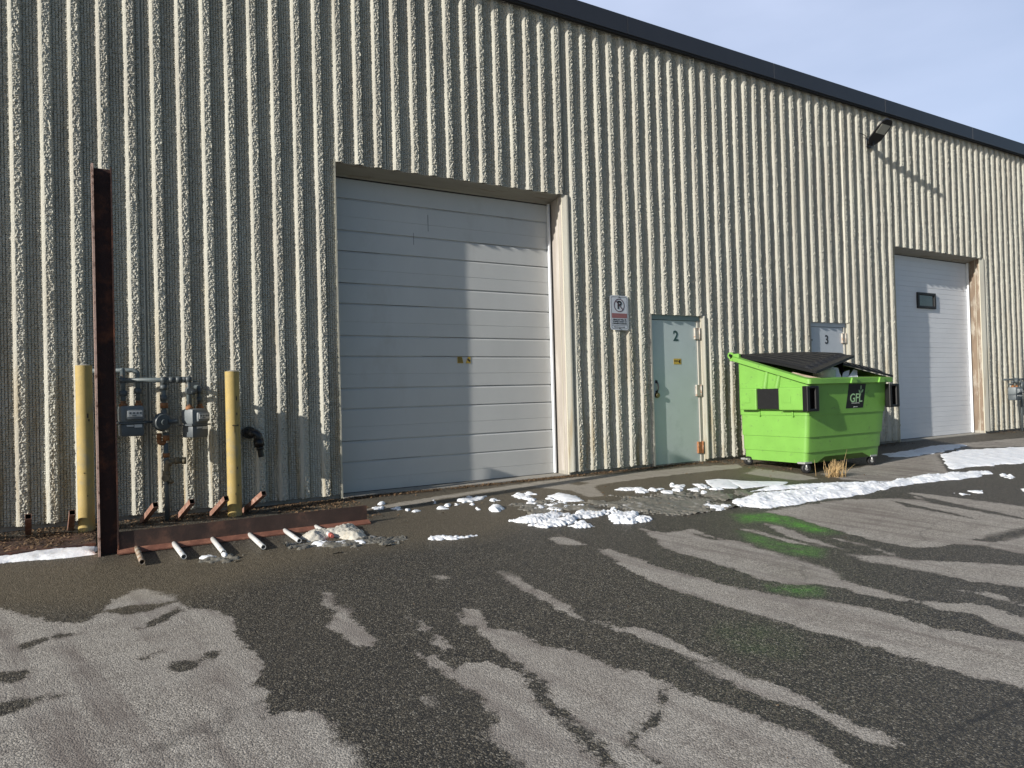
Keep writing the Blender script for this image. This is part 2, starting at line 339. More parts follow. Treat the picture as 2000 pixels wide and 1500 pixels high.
_a, _b = g(1300, 1120), g(1900, 1270); STR = -math.degrees(math.atan2(_b[1]-_a[1], _b[0]-_a[0]))   # the run-off streaks follow this heading
def ground_material():
    m = bpy.data.materials.new('asphalt'); m.use_nodes = True; n = m.node_tree; L = n.links; b = n.nodes['Principled BSDF']
    co = n.nodes.new('ShaderNodeTexCoord'); P = co.outputs['Object']
    def math_(op, a, c=None):
        x = n.nodes.new('ShaderNodeMath'); x.operation = op
        for i, v in enumerate((a, c)):
            if v is None: continue
            if isinstance(v, (int, float)): x.inputs[i].default_value = v
            else: L.new(v, x.inputs[i])
        return x.outputs[0]
    def noise(sc, det=3, r=.6, st=None):
        q = n.nodes.new('ShaderNodeTexNoise'); q.inputs['Scale'].default_value = sc; q.inputs['Detail'].default_value = det; q.inputs['Roughness'].default_value = r
        if st:
            mp = n.nodes.new('ShaderNodeMapping'); mp.inputs['Scale'].default_value = st[:3]; mp.inputs['Rotation'].default_value = (0, 0, st[3]); L.new(P, mp.inputs[0]); L.new(mp.outputs[0], q.inputs[0])
        else: L.new(P, q.inputs[0])
        return q.outputs[0]
    def rr(o, a, b_, c=0., d=1.):
        r = n.nodes.new('ShaderNodeMapRange'); r.inputs[1].default_value = a; r.inputs[2].default_value = b_; r.inputs[3].default_value = c; r.inputs[4].default_value = d; L.new(o, r.inputs[0]); return r.outputs[0]
    def mix(f, a, c):
        x = n.nodes.new('ShaderNodeMixRGB')
        if isinstance(f, float): x.inputs[0].default_value = f
        else: L.new(f, x.inputs[0])
        for i, v in ((1, a), (2, c)):
            if isinstance(v, tuple): x.inputs[i].default_value = (*v, 1)
            else: L.new(v, x.inputs[i])
        return x.outputs[0]
    def attr(a):
        x = n.nodes.new('ShaderNodeAttribute'); x.attribute_name = a; return x.outputs['Fac']
    vor = n.nodes.new('ShaderNodeTexVoronoi'); vor.inputs['Scale'].default_value = 140; L.new(P, vor.inputs['Vector'])
    sepc = n.nodes.new('ShaderNodeSeparateColor'); L.new(vor.outputs['Color'], sepc.inputs[0]); stone = sepc.outputs[0]; stone2 = sepc.outputs[1]
    # wet / dry edge: traced distance + ragged noise
    rag = math_('ADD', rr(noise(9, 4), .2, .8, -.045, .045), rr(noise(45, 3), .2, .8, -.022, .022))
    dd = math_('ADD', attr('dry'), rag)
    sft = rr(noise(.8, 3, .6), .54, .70, .009, .05)
    dq = math_('DIVIDE', dd, sft); dry = rr(dq, -.8, 1.2)
    mr = n.nodes.new('ShaderNodeMapping'); mr.inputs['Rotation'].default_value = (0, 0, math.radians(STR)); L.new(P, mr.inputs[0])
    ms = n.nodes.new('ShaderNodeMapping'); ms.inputs['Scale'].default_value = (.55, 5, 1); L.new(mr.outputs[0], ms.inputs[0])
    sn = n.nodes.new('ShaderNodeTexNoise'); sn.inputs['Scale'].default_value = 1.6; sn.inputs['Detail'].default_value = 6; sn.inputs['Roughness'].default_value = .62; L.new(ms.outputs[0], sn.inputs[0]); streak = sn.outputs[0]
    # inside the dry areas damp streaks darken the surface a little
    damp = rr(noise(3.2, 6, .7, (1, 2.6, 1, -.35)), .52, .72)
    blot = rr(noise(1.1, 5, .6), .3, .7)
    wetc = mix(rr(stone, .45, .98), (.019, .0175, .0155), (.12, .104, .076))
    wetc = mix(rr(stone2, .9, .97), wetc, (.24, .22, .18))
    wetc = mix(math_('MULTIPLY', blot, .35), wetc, (.058, .053, .045))
    dryc = mix(rr(stone, .05, .95), (.165, .15, .13), (.385, .355, .31))
    dryc = mix(rr(stone2, .0, .14, .6, 0.), dryc, (.06, .054, .048))
    dryc = mix(math_('MULTIPLY', damp, .55), dryc, (.125, .108, .095))
    dryc = mix(rr(streak, .47, .66, 0, .75), dryc, (.135, .113, .10))
    dryc = mix(rr(noise(.55, 4, .6), .45, .7, 0, .35), dryc, (.16, .135, .115))
    dryc = mix(rr(dd, .0, .12, .0, .0), dryc, (.3, .3, .3))
    rim = math_('MULTIPLY', rr(dd, .01, .05), rr(dd, .22, .06)); dryc = mix(math_('MULTIPLY', rim, .18), dryc, (.40, .38, .34))
    tan = attr('tan')
    dryc = mix(math_('MULTIPLY', rr(tan, 0, .2), .45), dryc, (.30, .27, .215))
    wetc = mix(math_('MULTIPLY', rr(tan, -.25, .25), .7), wetc, mix(rr(stone2, .1, .9), (.06, .048, .03), (.17, .14, .095)))
    c = mix(dry, wetc, dryc)
    gr = attr('green'); gm = math_('MULTIPLY', gr, rr(noise(7, 5, .7), .3, .62))
    gm = math_('MULTIPLY', gm, rr(dry, 0, 1, 1, .12))
    c = mix(gm, c, mix(rr(stone, .1, .9), (.025, .12, .008), (.11, .36, .035)))
    # hairline cracks
    cr = n.nodes.new('ShaderNodeTexVoronoi'); cr.feature = 'DISTANCE_TO_EDGE'; cr.inputs['Scale'].default_value = .32
    dist = n.nodes.new('ShaderNodeVectorMath'); dist.operation = 'ADD'
    nc = n.nodes.new('ShaderNodeTexNoise'); nc.inputs['Scale'].default_value = 1.5; nc.inputs['Detail'].default_value = 5; L.new(P, nc.inputs[0])
    L.new(P, dist.inputs[0]); L.new(nc.outputs['Color'], dist.inputs[1]); L.new(dist.outputs[0], cr.inputs['Vector'])
    crk = math_('MULTIPLY', rr(cr.outputs['Distance'], .0, .006, 1, 0), rr(noise(.9), .48, .6)); c = mix(math_('MULTIPLY', crk, .3), c, (.015, .014, .013))
    seam = attr('seam'); sm = rr(math_('ADD', seam, rr(noise(14, 4), .3, .7, -.02, .02)), 0., .022, 1, 0)
    c = mix(math_('MULTIPLY', sm, .85), c, (.018, .017, .016))
    L.new(c, b.inputs['Base Color'])
    L.new(rr(dry, 0, 1, .55, .9), b.inputs['Roughness']); L.new(rr(dry, 0, 1, .35, .2), b.inputs['Specular IOR Level'])
    hgt = math_('ADD', math_('MULTIPLY', vor.outputs['Distance'], -1.), math_('MULTIPLY', noise(60, 3), .6))
    u = n.nodes.new('ShaderNodeBump'); L.new(rr(dry, 0, 1, .9, .55), u.inputs['Strength']); u.inputs['Distance'].default_value = .005
    L.new(hgt, u.inputs['Height']); L.new(u.outputs[0], b.inputs['Normal'])
    return m
def build_ground():
    xs = np.concatenate([[-400, -120, -40, -14, -8], np.arange(-5, 22, .045), [23, 26, 34, 60, 150, 500]])
    ys = np.concatenate([[-500, -150, -60, -30, -18, -12, -9], np.arange(-7.6, .42, .035), [2, 14, 60, 500]])
    X, Y = np.meshgrid(xs, ys, indexing='ij'); Z = np.where(Y < 0, np.maximum(SL*Y, -.9), 0)
    Z = Z+.006*np.sin(X*1.3+Y*.7)*(np.clip(-Y, 0, 2)/2)*(Y > -8)
    P = np.stack([X.ravel(), Y.ravel()], 1)
    dry = union(P, DRY); wet = union(P, WET); dry = np.minimum(dry, -wet)
    tan = union(P, TANW); gr = np.zeros(len(P))
    for q, a in GREENS:
        d = sdf(P, gpoly(q)); gr = np.maximum(gr, a*np.clip(.35+d/.16, 0, 1))
    a = g(2000, 1362)[:2]; b_ = g(1700, 1500)[:2]; e = (b_-a)/np.linalg.norm(b_-a); v = P-a
    seam = np.abs(v[:, 0]*e[1]-v[:, 1]*e[0]); dark = np.where((v[:, 0]*e[1]-v[:, 1]*e[0]) > 0, 0, 0)
    ni, nj = len(xs), len(ys); I, J = np.meshgrid(np.arange(ni-1), np.arange(nj-1), indexing='ij'); k = (I*nj+J).ravel()
    Q = np.stack([k, k+nj, k+nj+1, k+1], 1)
    org(); o = npmesh('ground', np.stack([X, Y, Z], -1).reshape(-1, 3), Q, ground_material(), smooth=True, attrs=dict(dry=dry, tan=tan, green=gr, seam=seam))
    tag(o, kind='structure')
build_ground()

# ------------------------------------------------------------------ the building
ZT = 6.09; P_RIB = .2255; X0 = float(np.mean([w(px, 0)[0]-i*P_RIB for i, px in enumerate((290, 340, 388, 437, 480, 525, 569, 611, 653, 692, 729, 764))]))
OPEN = [(2.39, 5.415, 3.69), (6.90, 7.885, 2.17), (10.43, 11.42, 2.16), (12.925, 15.985, 3.64)]
FLAT = [(5.415, 5.505), (7.885, 7.965), (11.42, 11.50), (15.985, 16.12)]
LIPS = [(2.36, 2.39), (6.875, 6.90), (10.405, 10.43), (12.90, 12.925)]
JOINTS = [.517+2.4805*k for k in range(-4, 11)]
KU = [(-.235, .0), (-.205, .2), (-.165, .22), (-.135, .14), (-.12, .16), (-.095, .34), (-.082, .40), (-.074, .22), (-.066, .42), (-.045, .57), (0, .78), (.045, .96), (.07, 1), (.105, 1), (.14, 1), (.175, 1), (.21, 1), (.245, 1), (.28, 1), (.315, .97), (.36, .08), (.40, .0), (.415, -.34), (.43, 0), (.51, .03), (.527, -.34), (.544, .02), (.62, .03), (.637, -.34), (.654, .03), (.725, .03), (.74, -.32)]
RH = .034
def wall_grid(xa, xb, dz, zlo=.045):
    xs = []; hs = []; zone = []
    k0 = math.floor((xa-X0)/P_RIB)-1
    k1 = math.ceil((xb-X0)/P_RIB)+1
    for k in range(k0, k1):
        for u, h in KU:
            x = X0+(k+u)*P_RIB
            if x <= xa or x >= xb: continue
            xs.append(x); hs.append(h); zone.append((0 if u < -.08 else 1) if u <= .075 else (2 if u <= .316 else 0))
    xs = np.array(xs); hs = np.array(hs); zone = np.array(zone)
    hf = lambda x: float(np.interp(x, xs, hs))
    add = [(xa, hf(xa), 0), (xb, hf(xb), 0)]
    for a, b_, zt in OPEN:
        for x in (a, b_):
            if xa < x < xb: add.append((x, 1. if x == b_ else .25, 3 if x == b_ else 4))
    keep = np.ones(len(xs), bool)
    for a, b_ in FLAT:
        for x in (a+.001, (a+b_)/2, b_-.012, b_-.004, b_):
            if xa < x < xb: add.append((x, hf(x), 0))
    for j in JOINTS:
        if any(a-.03 < j < b_+.03 for a, b_, _ in [(o[0], o[1], 0) for o in OPEN]+[(f[0], f[1], 0) for f in FLAT]) and False: continue
        jj = X0+(round((j-X0)/P_RIB-.62)+.62)*P_RIB
        if not (xa+.05 < jj < xb-.05): continue
        keep &= ~((xs > jj-.021) & (xs < jj+.015))
        for x, h in ((jj-.020, .1), (jj-.009, .1), (jj-.007, -.6), (jj+.007, -.6), (jj+.009, .1), (jj+.014, .1)): add.append((x, h, 3))
    xs = np.concatenate([xs[keep], [a[0] for a in add]]); hs = np.concatenate([hs[keep], [a[1] for a in add]]); zone = np.concatenate([zone[keep], [a[2] for a in add]])
    o = np.argsort(xs, kind='stable'); xs, hs, zone = xs[o], hs[o], zone[o]
    u = np.concatenate([[True], np.diff(xs) > 1e-5]); xs, hs, zone = xs[u], hs[u], zone[u]
    zs = np.arange(zlo, ZT+dz, dz); zs[-1] = ZT
    for _, _, zt in OPEN: zs[np.argmin(np.abs(zs-zt))] = zt
    nx, nzr = len(xs), len(zs)
    # course grooves every second row, jittered per rib; crumbly face on the rib tops
    rowg = (np.arange(nzr) % 2).astype(float)
    Hh = np.repeat(hs[:, None], nzr, 1)*RH
    n1 = rng.normal(0, 1, (nx, nzr)); n2 = rng.normal(0, 1, (nx, nzr))
    fr = np.clip((xs-5)/6, 0, 1)[:, None]; soft = (n1*.8+(np.roll(n1, 1, 0)+np.roll(n1, 1, 1))*.35*(1-fr))*(1+.12*fr)
    zk = np.arange(0, ZT+.2, .035); lipn = np.interp(zs, zk, np.random.default_rng(3).normal(0, 1, len(zk)))
    wob = np.stack([np.interp(zs, np.arange(0, 7, .45), 1+.07*np.random.default_rng(50+int(k)%97).normal(0, 1, 16)) for k in np.floor((xs-X0)/P_RIB+.4)])
    Zz = zone[:, None]
    amp = np.where(Zz == 2, .0038, np.where(Zz == 1, .0007, np.where(Zz == 0, .0012, .0004)))
    grv = np.where(Zz == 2, .0048, np.where(Zz == 1, .0009, np.where(Zz == 0, .010, 0)))
    gj = np.clip(rng.normal(.75, .5, (nx, nzr)), 0, 1.6)
    taper = np.clip((ZT-.02-zs)/.12, 0, 1)[None, :]
    taper = np.where(Zz == 3, 1, .35+.65*taper)
    Hh = Hh*wob; Hh[zone == 4] += lipn[None, :]*.0045+.1*RH; zone = np.where(zone == 4, 3, zone)
    Hh = Hh*taper+soft*amp-rowg[None, :]*grv*gj
    jx = n2*np.where(Zz == 2, .0020, np.where(Zz == 3, 0, np.where(Zz == 1, .0003, .0009))); jz = rng.normal(0, .0022, (nx, nzr)); jz[Zz[:, 0] == 3] = 0
    for (fa, fb), (_, _, zt) in zip(FLAT, OPEN):    # smooth trim beside each opening, up to its lintel
        m = (((xs >= fa-.001) & (xs <= fb+.0005))[:, None]) & ((zs <= zt+.001)[None, :])
        Hh = np.where(m, np.where(xs > fb-.006, .6, .15+.85*np.clip((xs-fa)/(fb-.03-fa), 0, 1))[:, None]*RH, Hh); jx = np.where(m, 0, jx)
    X = xs[:, None]+jx; Zc = zs[None, :]+jz
    Zc[:, 0] += rng.normal(0, .004, nx); edge = np.zeros(nzr, bool); edge[-1] = True
    for _, _, zt in OPEN: edge[np.argmin(np.abs(zs-zt))] = True
    Zc[:, edge] = zs[edge][None, :]+rng.normal(0, .0015, (nx, edge.sum()))
    Zc[:, -1] = ZT
    X[0] = xs[0]; X[-1] = xs[-1]
    Y = .017-Hh
    V = np.stack([X, Y, Zc], -1).reshape(-1, 3)
    cx = (xs[1:]+xs[:-1])/2; cz = (zs[1:]+zs[:-1])/2
    ok = np.ones((nx-1, nzr-1), bool)
    for a, b_, zt in OPEN: ok &= ~(((cx > a) & (cx < b_))[:, None] & (cz < zt)[None, :])
    I, J = np.nonzero(ok); k = I*nzr+J
    return V, np.stack([k, k+nzr, k+nzr+1, k+1], 1)
bld = thing('warehouse', 'long cream ribbed concrete warehouse with dark roof coping and overhead doors', 'warehouse', (0, 0, 0))
parts = [wall_grid(-8, -1.6, .03), wall_grid(-1.6, 7.0, .0105), wall_grid(7.0, 12.2, .0115), wall_grid(12.2, 19.2, .0135), wall_grid(19.2, 30, .05)]
Vs, Qs, off = [], [], 0
for V, Q in parts: Vs.append(V); Qs.append(Q+off); off += len(V)
npmesh('wall', np.concatenate(Vs), np.concatenate(Qs), M_wall, bld, smooth=False)
b = MB()                                        # foundation and the other three sides
segs = [(-8, 2.39), (5.415, 6.9), (7.885, 10.43), (11.42, 12.925), (15.985, 30)]
for a, c in segs: b.box(a, c, .04, .30, -.3, .06)
b.box(-8, -7.8, .31, 25, -.3, ZT); b.box(29.8, 30, .31, 25, -.3, ZT); b.box(-7.8, 29.8, 24.8, 25, -.3, ZT)
b.build('foundation', m_conc, bld)
MB().box(-8, 30, .2, 25, ZT-.12, ZT+.1).build('roof', m_roof, bld)
b = MB()
sx = [float(w(px, 40)[0]) for px in (1208,)][0]; seams = [6.55+3.05*k for k in range(-5, 9)]
xs = [-8.02]+[s for s in seams if -8 < s < 30]+[30.02]
for a, c in zip(xs, xs[1:]): b.box(a+.003, c-.003, -.085, .2, ZT-.035, ZT+.215, .004)
b.build('roof_coping', m_coping, bld)
MB().box(-8, 30, -.07, -.02, ZT-.06, ZT-.036).build('coping_cleat', m_slot, bld)

def overhead_door(x0, x1, zt, dy, kind):
    d = dy; mat_ = m_door if kind == 1 else m_door2
    ix0, ix1, iz = x0+.03, x1-.002, zt-.065
    b = MB(); prof = []
    n = 6; sec = (iz+.0)/n
    z = iz
    prof.append((d, z))
    for i in range(n):
        top = iz-i*sec
        if kind == 1: grooves = [(0, .015, .030), (.39, .015, .026), (.74, .003, .005)]
        else: grooves = [(0, .008, .008)]+[(q/6., .004, .005) for q in range(1, 6)]
        for fr, dep, ht in grooves:
            zz = top-fr*sec
            if i == 0 and fr == 0: continue
            prof += [(d, zz+.001), (d+dep, zz-.002), (d+dep, zz-.004), (d, zz-ht)]
    prof.append((d, .0))
    full = [(y, z) for y, z in prof]
    bm = b.bm; xsn = np.linspace(ix0, ix1, 14)
    rows = []
    for (y, z) in full:
        rows.append([bm.verts.new((x, y+.0016*math.sin(x*2.3+z*3.1)+.001*math.sin(x*5.1-z*7), z)) for x in xsn])
    for a, c in zip(rows, rows[1:]):
        for k in range(len(xsn)-1): bm.faces.new((a[k], a[k+1], c[k+1], c[k]))
    door = b.build('garage_door', mat_, bld)
    MB().box(ix0-.03, ix1+.03, d+.016, d+.05, 0, zt).build('door_backing', m_slot, door)
    MB().box(ix0, ix1, d-.006, d+.012, .0, .018).build('bottom_seal', m_slot, door)
    b = MB(); b.box(x1-.055, x1-.03, d-.05, d-.004, .02, iz, .004); b.build('door_track', m_track, door)
    b = MB(); b.box(x0+.0, x0+.035, d-.012, d+.01, .0, iz); b.box(x1-.03, x1-.002, d-.02, d-.002, .0, iz); b.build('weather_strip', m_slot, door)
    # reveal: left jamb, right jamb, sloping soffit
    MB().box(x0-.02, x0-.001, -.0, d+.06, .0, zt+.03).build('left_jamb', m_smooth, bld)
    MB().box(x1+.001, x1+.06, .024, d+.06, .0, zt+.03).build('right_jamb', m_jamb if kind == 1 else m_jambb, bld)
    b = MB(); b.box(x1+.0005, x1+.02, .014, .03, .0, zt+.02); b.box(x1-.004, x1+.001, .1, .106, .0, zt-.02); b.build('jamb_trim', m_smooth, bld)
    b = MB(); b.extrude([(.024, zt+.003), (.024, zt+.03), (d+.06, zt+.03), (d+.06, zt-.066), (d-.012, zt-.066), (d-.02, zt-.045), (.05, zt-.004)], x0, x1, 'x'); b.build('lintel', m_soffit, bld)
    MB().box(x0+.02, x1, d-.01, d+.02, iz-.014, iz+.002).build('top_seal', m_slot, bld)
    return door
d1 = overhead_door(2.39, 5.415, 3.69, .30, 1)
d2 = overhead_door(12.925, 15.985, 3.64, .26, 2)
d1['label'] = 'weathered grey overhead door with small yellow stickers'; d2['label'] = 'white overhead door with one small black framed window'
# stickers on door one
xa, za = 3.968, 1.568
b = MB(); b.extrude([(xa, za), (xa+.065, za), (xa+.085, za-.08), (xa, za-.08)], .2965, .2975, 'y')
b.extrude([(xa+.13, za-.04), (xa+.15, za), (xa+.185, za), (xa+.185, za-.08), (xa+.115, za-.08)], .2965, .2975, 'y'); b.build('sticker', m_yel, d1)
b = MB()
for k in range(5): b.box(xa+.006, xa+.06+.004*k, .2950, .2962, za-.013-.014*k, za-.006-.014*k)
R45 = Matrix.Rotation(math.radians(45), 4, 'Y'); b.box(xa+.14, xa+.162, .2950, .2962, za-.045, za-.023, 0, R45); b.box(xa+.155, xa+.177, .2950, .2962, za-.06, za-.038, 0, R45); b.build('sticker_print', m_ink, d1)
# hairline vertical scratches / panel joints on door one
b = MB()
for px, ya, yb in ((835, 420, 452), (807, 455, 478)):
    p = w(px, ya, -.3); q = w(px, yb, -.3); b.box(p[0], p[0]+.004, .2965, .2975, q[2], p[2])
b.build('panel_scratch', m_slot, d1)
# window in door two
wx0, wx1, wz0, wz1 = 14.06, 14.70, 2.56, 2.875
b = MB(); fy0, fy1 = .225, .262
b.box(wx0, wx1, fy0, fy1, wz1-.05, wz1, .006); b.box(wx0, wx1, fy0, fy1, wz0, wz0+.05, .006); b.box(wx0, wx0+.05, fy0, fy1, wz0+.051, wz1-.051); b.box(wx1-.05, wx1, fy0, fy1, wz0+.051, wz1-.051)
win = b.build('window', m_rub, d2)
gl = MB().box(wx0+.045, wx1-.045, .248, .254, wz0+.045, wz1-.045).build('window_pane', m_glass, d2)

def man_door(x0, x1, zt, kind):
    y = .045; md = m_mandoor if kind == 1 else m_mandoor2; mf = m_frameg if kind == 1 else m_mandoor2
    fx1 = x1-.055
    leaf = MB().box(x0+.018, fx1-.004, y, y+.04, .02, zt-.075, .002).build('door', md, bld)
    b = MB(); b.box(x0-.01, x1+.003, y-.012, y+.07, zt-.068, zt+.01); b.build('door_header', mf, leaf)
    b = MB(); b.box(fx1, x1+.004, y-.02, y+.07, 0, zt-.069); b.build('door_frame', m_frame, leaf)
    MB().box(x0-.02, x0+.012, .0, y+.07, 0, zt+.01).build('side_frame', m_frame, leaf)
    MB().box(x0, x1, y+.045, y+.07, 0, zt).build('door_gap', m_slot, leaf)
    for z, mm in ((zt-.26, m_hinge), (zt/2-.02, m_hinge), (.22, m_hinger)):
        b = MB(); b.box(fx1-.06, fx1+.028, y-.032, y-.001, z-.085, z+.085, .003); b.tube([(fx1+.03, y-.034, z-.09), (fx1+.03, y-.034, z+.09)], .011); b.build('hinge', mm, leaf)
    MB().box(x1+.0045, x1+.03, .016, y+.07, 0, zt).build('jamb_trim', m_smooth, leaf)
    return leaf
l2 = man_door(6.90, 7.885, 2.17, 1); l3 = man_door(10.43, 11.42, 2.16, 2)
l2['label'] = 'pale green steel door numbered 2'; l3['label'] = 'pale grey steel door numbered 3'
p = w(1320, 657, -.04); text('door_number', '2', .21, facing(p[0], .0435, p[2]), m_num, l2, .002, bold=.004)
p = w(1615, 664, -.04); text('door_number', '3', .21, facing(p[0], .0435, p[2]), m_numb, l3, .002, bold=.003)
p = w(1323.5, 706, -.04); x, z = p[0], p[2]
MB().box(x-.075, x+.075, .0425, .0445, z-.042, z+.042).build('sticker', m_yel, l2)
b = MB(); b.box(x-.068, x+.005, .041, .0422, z+.001, z+.014)
for dx, dz_ in ((.03, 0), (.045, .014), (.045, -.014)): b.box(x+dx-.011, x+dx+.011, .041, .0422, z+dz_-.011, z+dz_+.011, 0, R45)
b.build('sticker_print', m_ink, l2)
pa = w(1283, 746, -.03); pb = w(1283.5, 765, -.03)
b = MB(); b.tube([(pa[0], .045, pa[2]), (pa[0], .028, pa[2]-.005), (pa[0]+.01, .02, pa[2]-.03), (pa[0]+.012, .016, (pa[2]+pb[2])/2), (pa[0]+.01, .02, pb[2]+.03), (pa[0], .028, pb[2]+.005), (pa[0], .045, pb[2])], .012, 8)
b.box(pa[0]-.02, pa[0]+.02, .036, .0455, pa[2]-.015, pa[2]+.025, .004); b.box(pa[0]-.02, pa[0]+.02, .036, .0455, pb[2]-.025, pb[2]+.015, .004); b.build('door_handle', m_numb, l2)
p = w(1284, 772, -.03); b = MB(); b.tube([(p[0], .046, p[2]), (p[0], .036, p[2])], .038, 20); b.tube([(p[0], .036, p[2]), (p[0], .026, p[2]), (p[0], .014, p[2]), (p[0], .006, p[2])], [.016, .02, .036, .03], 16); b.build('door_knob', m_brass, l2)
p = w(1584, 664, -.03); MB().tube([(10.475, .046, p[2]), (10.475, .02, p[2])], .02, 12).build('door_lock', m_numb, l3)
# threshold slabs in the overhead door bays
MB().box(2.39, 5.415, -.02, .36, -.2, .012).build('door_sill', m_conc, bld)
MB().box(12.925, 15.985, -.02, .32, -.2, .012).build('door_sill', m_conc, bld)
MB().box(6.9, 7.885, -.0, .12, -.2, .012).build('door_sill', m_conc, bld)
MB().box(10.43, 11.42, -.0, .12, -.2, .012).build('door_sill', m_conc, bld)

# ------------------------------------------------------------------ bollards
def bollard(x, t, top, label, chips):
    th = thing('bollard', label, 'bollard', (x, -t, gz(-t)), 'yellow bollards guarding the gas meters')
    MB().tube([(x, -t, gz(-t)-.02), (x, -t, top)], .0655, 36, caps=False).build('post', m_bollard, th)
    MB().tube([(x, -t, top-.004), (x, -t, top+.002), (x, -t, top+.012)], [.0645, .055, .02], 28).build('concrete_cap', m_conc, th)
    b = MB()
    for a, z, s1, s2 in chips:
        A = math.radians(a); c = Vector((x+.0660*math.cos(A), -t+.0660*math.sin(A), z))
        b.box(c.x-.002, c.x+.002, c.y-s1, c.y+s1, c.z-s2, c.z+s2, 0, Matrix.Rotation(A, 4, 'Z'))
    b.build('paint_chip', m_chip, th)
bollard(-.012, .3, 1.443, 'yellow bollard with rubbed paint left of the steel column', [(-70, 1.0, .007, .02), (-62, .96, .006, .01), (-80, .3, .004, .006), (-100, .5, .004, .005)])
bollard(1.222, .3, 1.381, 'yellow bollard with dark chips between the gas meters and black vent elbow', [(-68, 1.12, .006, .02), (-68, .97, .006, .012), (-95, .86, .012, .005), (-75, .855, .016, .004), (-60, .86, .01, .006), (-88, .82, .002, .03), (-72, .45, .005, .012), (-66, .28, .005, .008), (-90, .2, .003, .01)])

# ------------------------------------------------------------------ steel rack: column, base beam, base plate, stub tubes
rk = thing('steel_rack', 'rusty brown steel rack: tall column, long base beam and angled stub tubes', 'steel rack', (.12, -1.25, gz(-1.25)))
zc = gz(-1.3)
b = MB(); b.box(.078, .192, -1.245, -1.236, zc-.02, 2.94); b.box(.1925, .202, -1.318, -1.17, zc-.02, 2.94); b.build('column', m_steel, rk)
b = MB(); b.box(.062, .0775, -1.318, -1.17, zc-.02, 2.955); b.build('column_flange', m_flange_lit, rk)
b = MB()                                        # right base beam: upright web with a flared lower flange
zb = zc+.012
b.extrude([(-1.301, zb+.026), (-1.36, zb+.0), (-1.36, zb-.01), (-1.225, zb-.01), (-1.225, zb+.006), (-1.291, zb+.026)], .19, 2.215, 'x')
b.build('beam_flange', m_primer, rk)
b = MB(); b.box(.19, 2.2, -1.30, -1.292, zb+.0265, zb+.155); b.build('base_beam', m_web, rk)
MB().box(.19, 1.63, -1.28, -.34, zc+.02, zc+.034).build('base_plate', m_web, rk)
MB().box(-3.2, .05, -.98, -.30, -.03, -.016).build('base_plate', m_web, rk)
b = MB(); b.box(-3.2, .05, -1.0, -.985, -.075, -.012); b.build('base_edge', m_steel, rk)
for k, x in enumerate((-1.04, -.745, -.445, -.135, .15, .435, .735, 1.03, 1.33)):
    base = Vector((x, -.18, gz(-.18)+.01)); end = Vector((x+.085 if x > .2 else x+.02, -.50, .185)); d = (end-base).normalized()
    if x > 1.2: end += Vector((.04, 0, .015))
    sx_ = d.cross(Vector((0, 0, 1))).normalized()*.023; sy_ = d.cross(sx_).normalized()*.023
    b = MB(); bm = b.bm
    def ring(c, s): return [bm.verts.new(c+sx_*i*s+sy_*j*s) for i, j in ((1, 1), (1, -1), (-1, -1), (-1, 1))]
    r0, r1, r2, r3 = ring(base, 1), ring(end, 1), ring(end, .86), ring(end-d*.15, .86)
    for a, c in ((r0, r1), (r1, r2), (r2, r3)):
        for q in range(4): bm.faces.new((a[q], a[(q+1) % 4], c[(q+1) % 4], c[q]))
    bm.faces.new(r3); b.build('stub_tube', [m_tube, m_tube_in], rk)
    me = bpy.data.objects[-1].data if False else None
for o in [q for q in bpy.data.objects if q.name.startswith('stub_tube')]:
    for f in o.data.polygons:
        if f.index >= 8: f.material_index = 1

# round pipes lying under the beam
prev = None
labels = ['short rusty-tan round pipe nearest the steel column', 'short white pipe, second from the steel column', 'short white pipe with a lump of ice at its mouth, third from the column', 'short white pipe, fourth from the steel column', 'short white pipe beside the dirty ice, fifth from the column', 'short white pipe with a pink end sticking out of the dirty ice']
for k, (x, ya, yb) in enumerate(((.327, -1.24, -1.765), (.598, -1.24, -1.77), (.88, -1.24, -1.80), (1.174, -1.24, -1.79), (1.465, -1.24, -1.735), (1.737, -1.24, -1.68))):
    th = thing('steel_pipe', labels[k], 'pipe', (x, yb, gz(yb)), 'short pipes poking out under the beam')
    dx = (.005, .012, .004, .006, .008, .01)[k]
    MB().tube([(x-dx, ya, gz(ya)+.026), (x+dx, yb, gz(yb)+.028)], .0195, 18, hollow=.22).build('pipe_body', m_pipe_r if k == 0 else m_pipe, th)
    if k == 5: MB().tube([(x+dx, yb+.01, gz(yb)+.03), (x+dx, yb-.02, gz(yb)+.029)], .021, 18, hollow=.3).build('pipe_end', m_pink, th)
    if k == 2: MB().tube([(x, yb-.005, gz(yb)+.02), (x+.01, yb-.03, gz(yb)+.012), (x+.01, yb-.05, gz(yb)+.004)], [.018, .02, .008], 8).build('ice_plug', m_white, th)

